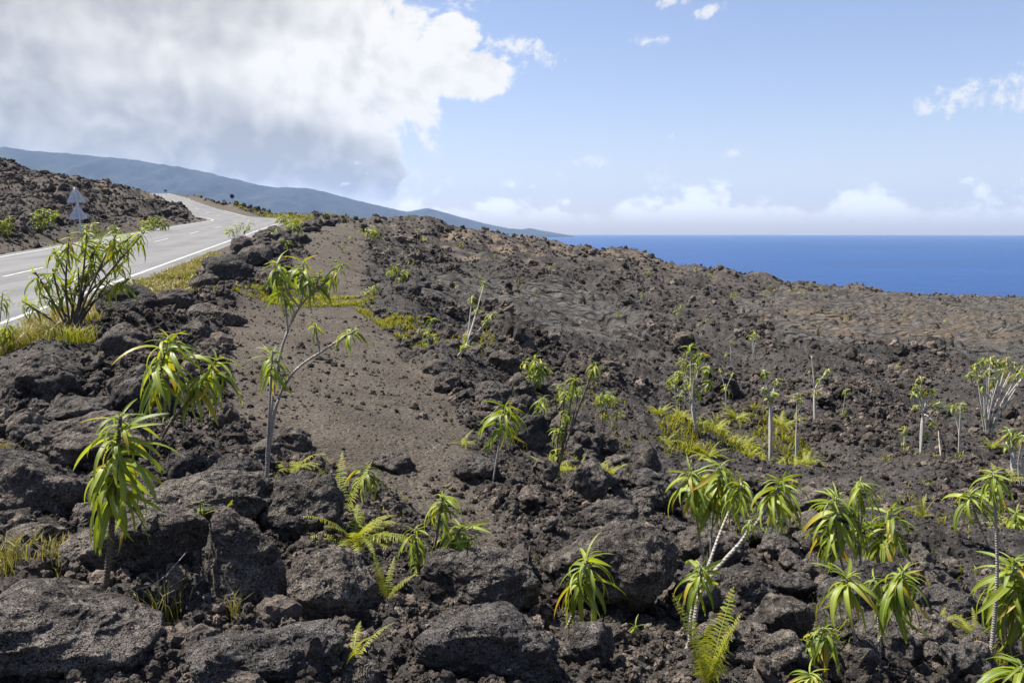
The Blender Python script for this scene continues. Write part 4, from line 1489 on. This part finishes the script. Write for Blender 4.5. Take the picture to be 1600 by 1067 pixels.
def fern(label, foot, R_px, n, kinds=(1, 2, 3), group='ferns between the boulders', seed=0, azs=None, name='fern'):
    rg = np.random.default_rng(500 + seed)
    x, y, z, s = frame_at(*foot)
    root = empty(name, (x, y, z - 0.01), label, 'fern', group)
    if not azs:
        n = int(n * 1.6)
    for i in range(n):
        o = bpy.data.objects.new('frond', FROND_MESHES[kinds[int(rg.integers(len(kinds)))]])
        L = R_px * s * rg.uniform(0.75, 1.12)
        o.scale = (L, L * rg.uniform(0.9, 1.15), L)
        az = azs[i] if azs else i * 2.39996 + rg.normal(0, 0.3)
        o.rotation_euler = (rg.normal(0, 0.15), rg.normal(0, 0.12), az)
        link(o, root)
    return root


fern('large yellow green fern clump between the overhanging boulder and bushy plant', (555, 876), 96, 22, (1, 2, 3), seed=1)
fern('pair of tall bare looking fern fronds rising above the large clump', (538, 838), 110, 3, (0, 4), seed=2, azs=[2.6, 1.2, 0.6])
fern('small fern under the smooth black pyramid stone', (462, 752), 56, 10, (2, 3), seed=3)
fern('tall upright fern cut off by the bottom edge, right of the fallen stem', (1104, 1090), 150, 7, (4, 0, 4), seed=4, azs=[1.57, 0.9, 2.4, 4.7, 0.2, 3.0, 5.6])
fern('single fern frond leaning right at the bottom edge', (552, 1078), 100, 3, (0, 1), seed=5, azs=[0.5, 1.5, 5.6])
fern('narrow upright fern in the gap right of the blocky boulder', (604, 975), 80, 4, (4, 0), seed=6, azs=[1.2, 2.0, 0.1, 4.0])
fern('lone small fern frond beside the small dark knotted plant', (352, 862), 62, 3, (0, 1), seed=7, azs=[0.7, 2.6, 5.5])
fern('yellow fern tuft beside the boulder below the roadside bush', (148, 578), 40, 8, (0, 1, 4), seed=8)
fern('small fern behind the low boulder at lower right', (1470, 985), 40, 6, (1, 2), seed=9)
fern('fern spreading at the right edge below the tall pale stem head', (1590, 845), 56, 10, (2, 3), seed=10)
fern('fern clump in the hollow near the right bottom corner', (1525, 1010), 60, 10, (1, 2, 3), seed=11)
fern('low fern by the egg shaped stone at lower right', (1440, 840), 40, 6, (0, 1), seed=12)
fern('little fern on the slope beside the flat gravel covered boulder', (722, 696), 34, 6, (1, 2), seed=13)
ci = [((862, 742), 48, 9), ((930, 745), 46, 11), ((952, 752), 40, 9), ((908, 720), 34, 8), ((940, 672), 32, 8)]
for k, (f, r, n) in enumerate(ci):
    fern(['yellow green fern at the base of the leaning central shoot', 'spreading fern right of the leaning central shoot', 'fern beside the upright knobbly boulder', 'small fern above the spreading central one', 'fern among the wilted leafy shrub'][k], f, r, n, (1, 2, 3), seed=20 + k, group='ferns of the central hollow')
fa = [(1040, 690), (1062, 676), (1078, 700), (1100, 668), (1118, 690), (1132, 672), (1146, 700), (1162, 682), (1180, 700), (1150, 655), (1120, 652), (1086, 650), (1230, 700), (1222, 672), (1246, 712), (1262, 706), (1212, 716), (1170, 716), (1030, 668), (1108, 712), (1240, 664)]
for k, f in enumerate(fa):
    fern('yellow green fern in the dense patch around the white trunked shrub', f, 30 + (k * 7) % 14, 9 + k % 4, (1, 2, 3), seed=40 + k, group='ferns around the white trunked shrub')
fern('fern below the largest many stemmed shrub', (1548, 716), 30, 9, (1, 2, 3), seed=70, group='ferns on the right slope')
fern('star shaped fern with stiff fronds near the right edge', (1560, 772), 48, 9, (1, 2), seed=71, group='ferns on the right slope')
fern('fern at the foot of the tall double stemmed shrub', (1452, 722), 22, 7, (1, 2), seed=72, group='ferns on the right slope')


# ------------------------------------------------------------------ grass
def blade_soup(points, hmin, hmax, rng, width=0.006, per=1, lean=0.5):
    Vs, Fs, Us = [], [], []
    n = 0
    for (x, y, z) in points:
        for _ in range(per):
            h = rng.uniform(hmin, hmax)
            a = rng.uniform(0, 6.283); b = rng.uniform(0, 6.283)
            l = rng.uniform(0.1, lean) * h
            wx, wy = math.cos(b) * width * rng.uniform(0.6, 1.3), math.sin(b) * width
            dx, dy = math.cos(a) * l, math.sin(a) * l
            Vs += [(x - wx, y - wy, z - 0.01), (x + wx, y + wy, z - 0.01), (x + dx * 0.35 + wx * 0.8, y + dy * 0.35 + wy * 0.8, z + h * 0.6), (x + dx * 0.35 - wx * 0.8, y + dy * 0.35 - wy * 0.8, z + h * 0.6), (x + dx, y + dy, z + h * rng.uniform(0.75, 1.0))]
            Us += [(-1, 0, 0), (1, 0, 0), (1, 0.5, 0), (-1, 0.5, 0), (0, 1, 0)]
            Fs += [(n, n + 1, n + 2, n + 3), (n + 3, n + 2, n + 4)]
            n += 5
    return Vs, Fs, Us


def soup_obj(name, geo, mat, parent=None):
    Vs, Fs, Us = geo
    o = mesh_obj(name, Vs, Fs, mat, parent)
    a = o.data.attributes.new('leafuv', 'FLOAT_VECTOR', 'POINT')
    a.data.foreach_set('vector', np.array(Us, np.float32).ravel())
    return o


def tuft(label, foot, h_px, n, spread_px, mat, seed, cat='grass', width=0.0022, lean=0.9, group='grass tufts between the boulders'):
    rg = np.random.default_rng(seed)
    x, y, z, s = frame_at(*foot)
    pts = [(float(rg.normal(0, spread_px * s)), float(rg.normal(0, spread_px * s)), 0.0) for _ in range(n)]
    o = soup_obj('grass_tuft', blade_soup(pts, h_px * s * 0.4, h_px * s, rg, width, 1, lean), mat)
    o.location = (x, y, z)
    tag(o, label, cat, group)


tuft('yellow grass tuft cut by the left edge above the corner boulder', (18, 925), 80, 90, 16, GRASS, 1)
tuft('short bright grass tuft left of the big drooping stem', (82, 915), 44, 50, 10, GRASS, 2)
tuft('dry straggly grass tuft between the left ledge and pointed boulder', (262, 985), 90, 46, 16, GRASS, 3)
tuft('star shaped grass tuft below the tall pointed boulder', (370, 1000), 66, 32, 6, GRASS, 4)
tuft('green grass tuft at left edge below the large dark boulder', (10, 690), 40, 60, 7, GRASS, 5)
tuft('bright yellow grass tuft below the roadside bush', (120, 556), 34, 160, 14, HERB, 6, width=0.005)
tuft('small grass tuft beside the star shaped stone right of fallen plant', (1150, 965), 44, 16, 4, HERB, 7, width=0.005)
tuft('wispy pale grass tuft right of the wide sunlit boulder', (818, 880), 50, 34, 12, GRASS, 8)
tuft('grassy sprout on the gravel in front of spindly plant', (332, 512), 20, 40, 5, GRASS, 9)
tuft('low grass tuft under the lower right two headed plant', (1300, 1040), 50, 50, 18, HERB, 10, width=0.004)
tuft('low grass tuft at the foot of tall pale stem', (1545, 1050), 56, 60, 20, HERB, 11, width=0.004)

VERGE = [
    ([(215, 440), (330, 392), (345, 402), (318, 448), (300, 462), (220, 474)], 5200, 0.05, 0.22, GRASS),
    ([(120, 470), (215, 432), (235, 470), (150, 520), (100, 520)], 3000, 0.08, 0.32, GRASS),
    ([(0, 500), (110, 490), (100, 545), (0, 560)], 2600, 0.08, 0.35, GRASS),
    ([(330, 462), (420, 458), (590, 468), (585, 480), (420, 478), (340, 474)], 3200, 0.03, 0.10, HERB),
    ([(250, 425), (325, 402), (330, 440), (262, 462)], 3200, 0.04, 0.12, HERB),
    ([(180, 372), (340, 346), (345, 349), (180, 380)], 1500, 0.10, 0.32, GRASS),
    ([(300, 306), (440, 338), (500, 338), (470, 330), (380, 318)], 1500, 0.15, 0.5, HERB),
    ([(430, 352), (470, 338), (560, 336), (470, 352)], 1200, 0.12, 0.4, HERB),
    ([(545, 480), (620, 500), (700, 540), (690, 560), (600, 520)], 1400, 0.04, 0.14, HERB),
    ([(640, 520), (760, 540), (800, 570), (720, 580)], 700, 0.04, 0.14, HERB),
    ([(1020, 660), (1180, 650), (1270, 700), (1180, 715), (1040, 700)], 1600, 0.05, 0.18, HERB),
    ([(880, 700), (980, 740), (960, 760), (860, 745)], 500, 0.04, 0.12, HERB),
    ([(760, 620), (1000, 640), (1060, 800), (880, 780)], 590, 0.03, 0.12, HERB),
    ([(1060, 760), (1500, 760), (1560, 1000), (1100, 1000)], 420, 0.03, 0.10, HERB),
    ([(420, 690), (640, 760), (620, 900), (440, 860)], 300, 0.02, 0.08, HERB),
    ([(600, 360), (900, 420), (1100, 480), (760, 470)], 500, 0.05, 0.2, HERB),
    ([(0, 860), (300, 860), (330, 1000), (0, 960)], 320, 0.02, 0.09, GRASS),
    ([(1380, 730), (1500, 730), (1600, 760), (1600, 770), (1400, 745)], 160, 0.05, 0.15, HERB),
]
rng = np.random.default_rng(31)
for mat, nm, lab in ((GRASS, 'verge_grass', 'dry yellow grass growing along the road verge'), (HERB, 'ground_herbs', 'low yellow green herbs spreading over gravel and rubble')):
    Vs, Fs, Us = [], [], []
    for poly, cnt, h0, h1, m_ in VERGE:
        if m_ is not mat:
            continue
        # triangle-fan sampling of the polygon's ground points, in real space
        corner = np.array([hit(px, py)[:2] for px, py in poly])
        cen = corner.mean(0)
        tri = [(cen, corner[i], corner[(i + 1) % len(corner)]) for i in range(len(corner))]
        ar = np.array([abs(np.cross(b - a, c - a)) for a, b, c in tri]); ar = ar / ar.sum()
        ix = rng.choice(len(tri), cnt, p=ar)
        u = rng.random(cnt); v = rng.random(cnt)
        fl = u + v > 1
        u[fl], v[fl] = 1 - u[fl], 1 - v[fl]
        P = np.array([tri[i][0] + (tri[i][1] - tri[i][0]) * a + (tri[i][2] - tri[i][0]) * b for i, a, b in zip(ix, u, v)])
        cl = fbm2(P[:, 0] / 0.8, P[:, 1] / 0.8, 2, 131)
        ok = (cl > (-0.05 if cnt >= 600 else 0.22) + (0.25 if cnt >= 600 else 0.05) * rng.normal(size=cnt)) & (np.abs(road_dist(P[:, 0], P[:, 1])) > 3.7)
        P = P[ok]
        Z = H_full(P[:, 0], P[:, 1])
        dd = np.hypot(P[:, 0], P[:, 1]).mean()
        g = blade_soup([(a, b, c) for (a, b), c in zip(P, Z)], h0, h1, rng, 0.0025 + dd * 0.00035, 3, 0.9)
        off = len(Vs)
        Vs += g[0]; Us += g[2]; Fs += [tuple(i + off for i in f) for f in g[1]]
    tag(soup_obj(nm, (Vs, Fs, Us), mat), lab, 'grass', kind='stuff')


# ------------------------------------------------------------------ road signs, seen from behind
def make_sign_mats():
    m, t = material('grey_sign_back')
    P = t.n('ShaderNodeNewGeometry').outputs['Position']
    t.out(t.bsdf(t.mix(t.noise(P, 8.0, 4, 0.6), (0.50, 0.53, 0.58), (0.62, 0.65, 0.70)), 0.55, None, 0.5, 0.0).outputs[0])
    m2, t2 = material('galvanised_post')
    P = t2.n('ShaderNodeNewGeometry').outputs['Position']
    t2.out(t2.bsdf(t2.mix(t2.noise(P, 20.0, 3, 0.6), (0.45, 0.47, 0.50), (0.58, 0.60, 0.63)), 0.5, None, 0.5, 0.1).outputs[0])
    m3, t3 = material('purple_sign_back')
    P = t3.n('ShaderNodeNewGeometry').outputs['Position']
    t3.out(t3.bsdf(t3.mix(t3.noise(P, 9.0, 3, 0.6), (0.035, 0.02, 0.09), (0.06, 0.035, 0.13)), 0.6, None, 0.3).outputs[0])
    m4, t4 = material('blue_marker')
    P = t4.n('ShaderNodeNewGeometry').outputs['Position']
    t4.out(t4.bsdf(t4.mix(t4.noise(P, 9.0, 3, 0.6), (0.06, 0.12, 0.30), (0.10, 0.18, 0.40)), 0.6, None, 0.3).outputs[0])
    return m, m2, m3, m4


SGREY, SPOST, SPURP, SBLUE = make_sign_mats()


def box(cx, cy, cz, sx, sy, sz):
    V = [(cx + a * sx / 2, cy + b * sy / 2, cz + c * sz / 2) for c in (-1, 1) for b in (-1, 1) for a in (-1, 1)]
    return V, [(0, 2, 3, 1), (4, 5, 7, 6), (0, 1, 5, 4), (2, 6, 7, 3), (0, 4, 6, 2), (1, 3, 7, 5)]


def plate(outline, th, rim=0.0):
    """flat plate in the XZ plane with rounded outline points, thickness th along Y"""
    n = len(outline)
    V = [(x, -th / 2, z) for x, z in outline] + [(x, th / 2, z) for x, z in outline]
    Fc = [tuple(range(n)), tuple(range(2 * n - 1, n - 1, -1))] + [(i, i + n, (i + 1) % n + n, (i + 1) % n) for i in range(n)]
    return V, Fc


def rounded_tri(side, r):
    h = side * math.sqrt(3) / 2
    c = [(-side / 2, 0), (side / 2, 0), (0, h)]
    out = []
    for i, (x, z) in enumerate(c):
        gx, gz = 0, h / 3
        dx, dz = gx - x, gz - z
        l = math.hypot(dx, dz)
        cx, cz = x + dx / l * 2 * r, z + dz / l * 2 * r
        a0 = math.atan2(z - gz, x - gx)
        for k in range(-2, 3):
            out.append((cx + r * math.cos(a0 + k * 0.52), cz + r * math.sin(a0 + k * 0.52)))
    return out


def warning_sign():
    x, y, z, s = frame_at(123, 366)
    y2 = y
    root = empty('road_sign', (x, y, z), 'grey back of two stacked triangular warning signs on a post across the road', 'road sign')
    top = off_point(123, 366, x, y, z, 120, 291, 0).z - z
    side = 29 * s
    V, Fc, Q = tube([(0.12, 0, -0.2), (0.05, 0, top * 0.5), (-0.06, 0, top * 0.97)], 0.045, 0.045, 10)
    mesh_obj('post', V, Fc, SPOST, root, smooth=True)
    h = side * 0.866
    for k, zz in enumerate((top - h, top - 2 * h - 0.02 * side)):
        V, Fc = plate(rounded_tri(side, 0.045), 0.025)
        p = mesh_obj('sign_plate', V, Fc, SGREY, root)
        p.location = (-0.06 + 0.05 * k, 0.07, zz)
        p.rotation_euler = (0, -0.05, 0.25)
        for q in (0.25, 0.55):
            V, Fc = box(0, -0.045, h * q, side * (0.75 - q * 0.75), 0.03, 0.04)
            mesh_obj('bracket', V, Fc, SPOST, p)


warning_sign()


def disc_sign():
    x, y, z, s = frame_at(363, 318)
    root = empty('round_road_sign', (x, y, z), 'small dark purple round sign beside the far stretch of road', 'road sign')
    cz = off_point(0, 0, x, y, z, 363, 307, 0).z - z
    r = 3.4 * s
    V, Fc, Q = tube([(0, 0.05, -0.2), (0, 0.05, cz * 0.5), (0, 0.05, cz + r * 0.6)], 0.04, 0.04, 8)
    mesh_obj('post', V, Fc, SPOST, root, smooth=True)
    V, Fc = plate([(r * math.cos(a * 0.2618), cz + r * math.sin(a * 0.2618)) for a in range(24)], 0.03)
    mesh_obj('sign_plate', V, Fc, SPURP, root)


disc_sign()


def marker():
    x, y, z, s = frame_at(259, 303)
    root = empty('roadside_marker', (x, y, z), 'tiny blue marker board at the top of the left lava hill', 'marker')
    V, Fc, Q = tube([(0, 0, -0.2), (0, 0, 0.3), (0, 0, 0.55)], 0.04, 0.04, 8)
    mesh_obj('post', V, Fc, SPOST, root, smooth=True)
    V, Fc = box(0, -0.06, 0.62, 0.5, 0.03, 0.36)
    mesh_obj('board', V, Fc, SBLUE, root)


marker()


# ------------------------------------------------------------------ dead twigs
for k, (lab, pts, r) in enumerate((
        ('thin dead stick lying across the rubble at lower right', [(1218, 1008), (1235, 1000), (1262, 988)], 0.006),
        ('pale straight twig lying on the gravel track', [(664, 719), (676, 718.5), (690, 718)], 0.004),
        ('grey dead branch leaning over the rubble by the fallen plant head', [(1192, 828), (1225, 850), (1252, 872)], 0.006),
        ('long dry straw leaning over the star shaped grass', [(205, 970), (250, 960), (296, 940)], 0.004),
        ('pale dead branch pointing left below the double stemmed shrub', [(1476, 760), (1470, 730), (1464, 708)], 0.012))):
    P = []
    for i, (px, py) in enumerate(pts):
        x, y, z, s = frame_at(px, py)
        P.append(Vector((x, y, z + 0.03 + 0.04 * i)))
    V, Fc, Q = tube(P, r, r * 0.5, 6, 0.15, k)
    b = P[0]
    o = mesh_obj('dead_twig', [tuple(Vector(v) - b) for v in V], Fc, BARK_PALE, smooth=True)
    o.location = b
    tag(o, lab, 'twig', 'dead twigs')


# ------------------------------------------------------------------ red scrap on the rubble
m_, t_ = material('red_plastic')
P_ = t_.n('ShaderNodeNewGeometry').outputs['Position']
t_.out(t_.bsdf(t_.mix(t_.noise(P_, 30.0, 3, 0.6), (0.42, 0.03, 0.02), (0.55, 0.06, 0.04)), 0.5, None, 0.4).outputs[0])
x_, y_, z_, s_ = frame_at(1297, 718)
V_, F_ = rock_shape(3, 4242, 2.2, 14)
o_ = mesh_obj('litter', V_ * np.array([6.5 * s_, 4 * s_, 2.2 * s_]), F_, m_)
o_.location = (x_, y_, z_ + 0.02)
tag(o_, 'small red crumpled scrap lying on the dark rubble right of the ferns', 'litter')


# ------------------------------------------------------------------ haze: the air between here and the mountain
def build_haze():
    x0, x1, y0, y1, z0, z1 = -24000, 24000, -21000, 23000, -63.0, 1000.0
    V = [(x, y, z) for z in (z0, z1) for y in (y0, y1) for x in (x0, x1)]
    Fc = [(0, 2, 3, 1), (4, 5, 7, 6), (0, 1, 5, 4), (2, 6, 7, 3), (0, 4, 6, 2), (1, 3, 7, 5)]
    m, t = material('sea_air')
    v = t.n('ShaderNodeVolumePrincipled')
    v.inputs['Color'].default_value = (0.46, 0.65, 1.0, 1)
    v.inputs['Density'].default_value = 3.8e-5
    v.inputs['Anisotropy'].default_value = 0.1
    t.out(v.outputs[0], sock='Volume')
    o = mesh_obj('haze', V, Fc, m)
    tag(o, 'thin blue sea haze that pales the far mountain', 'haze', kind='stuff')


build_haze()
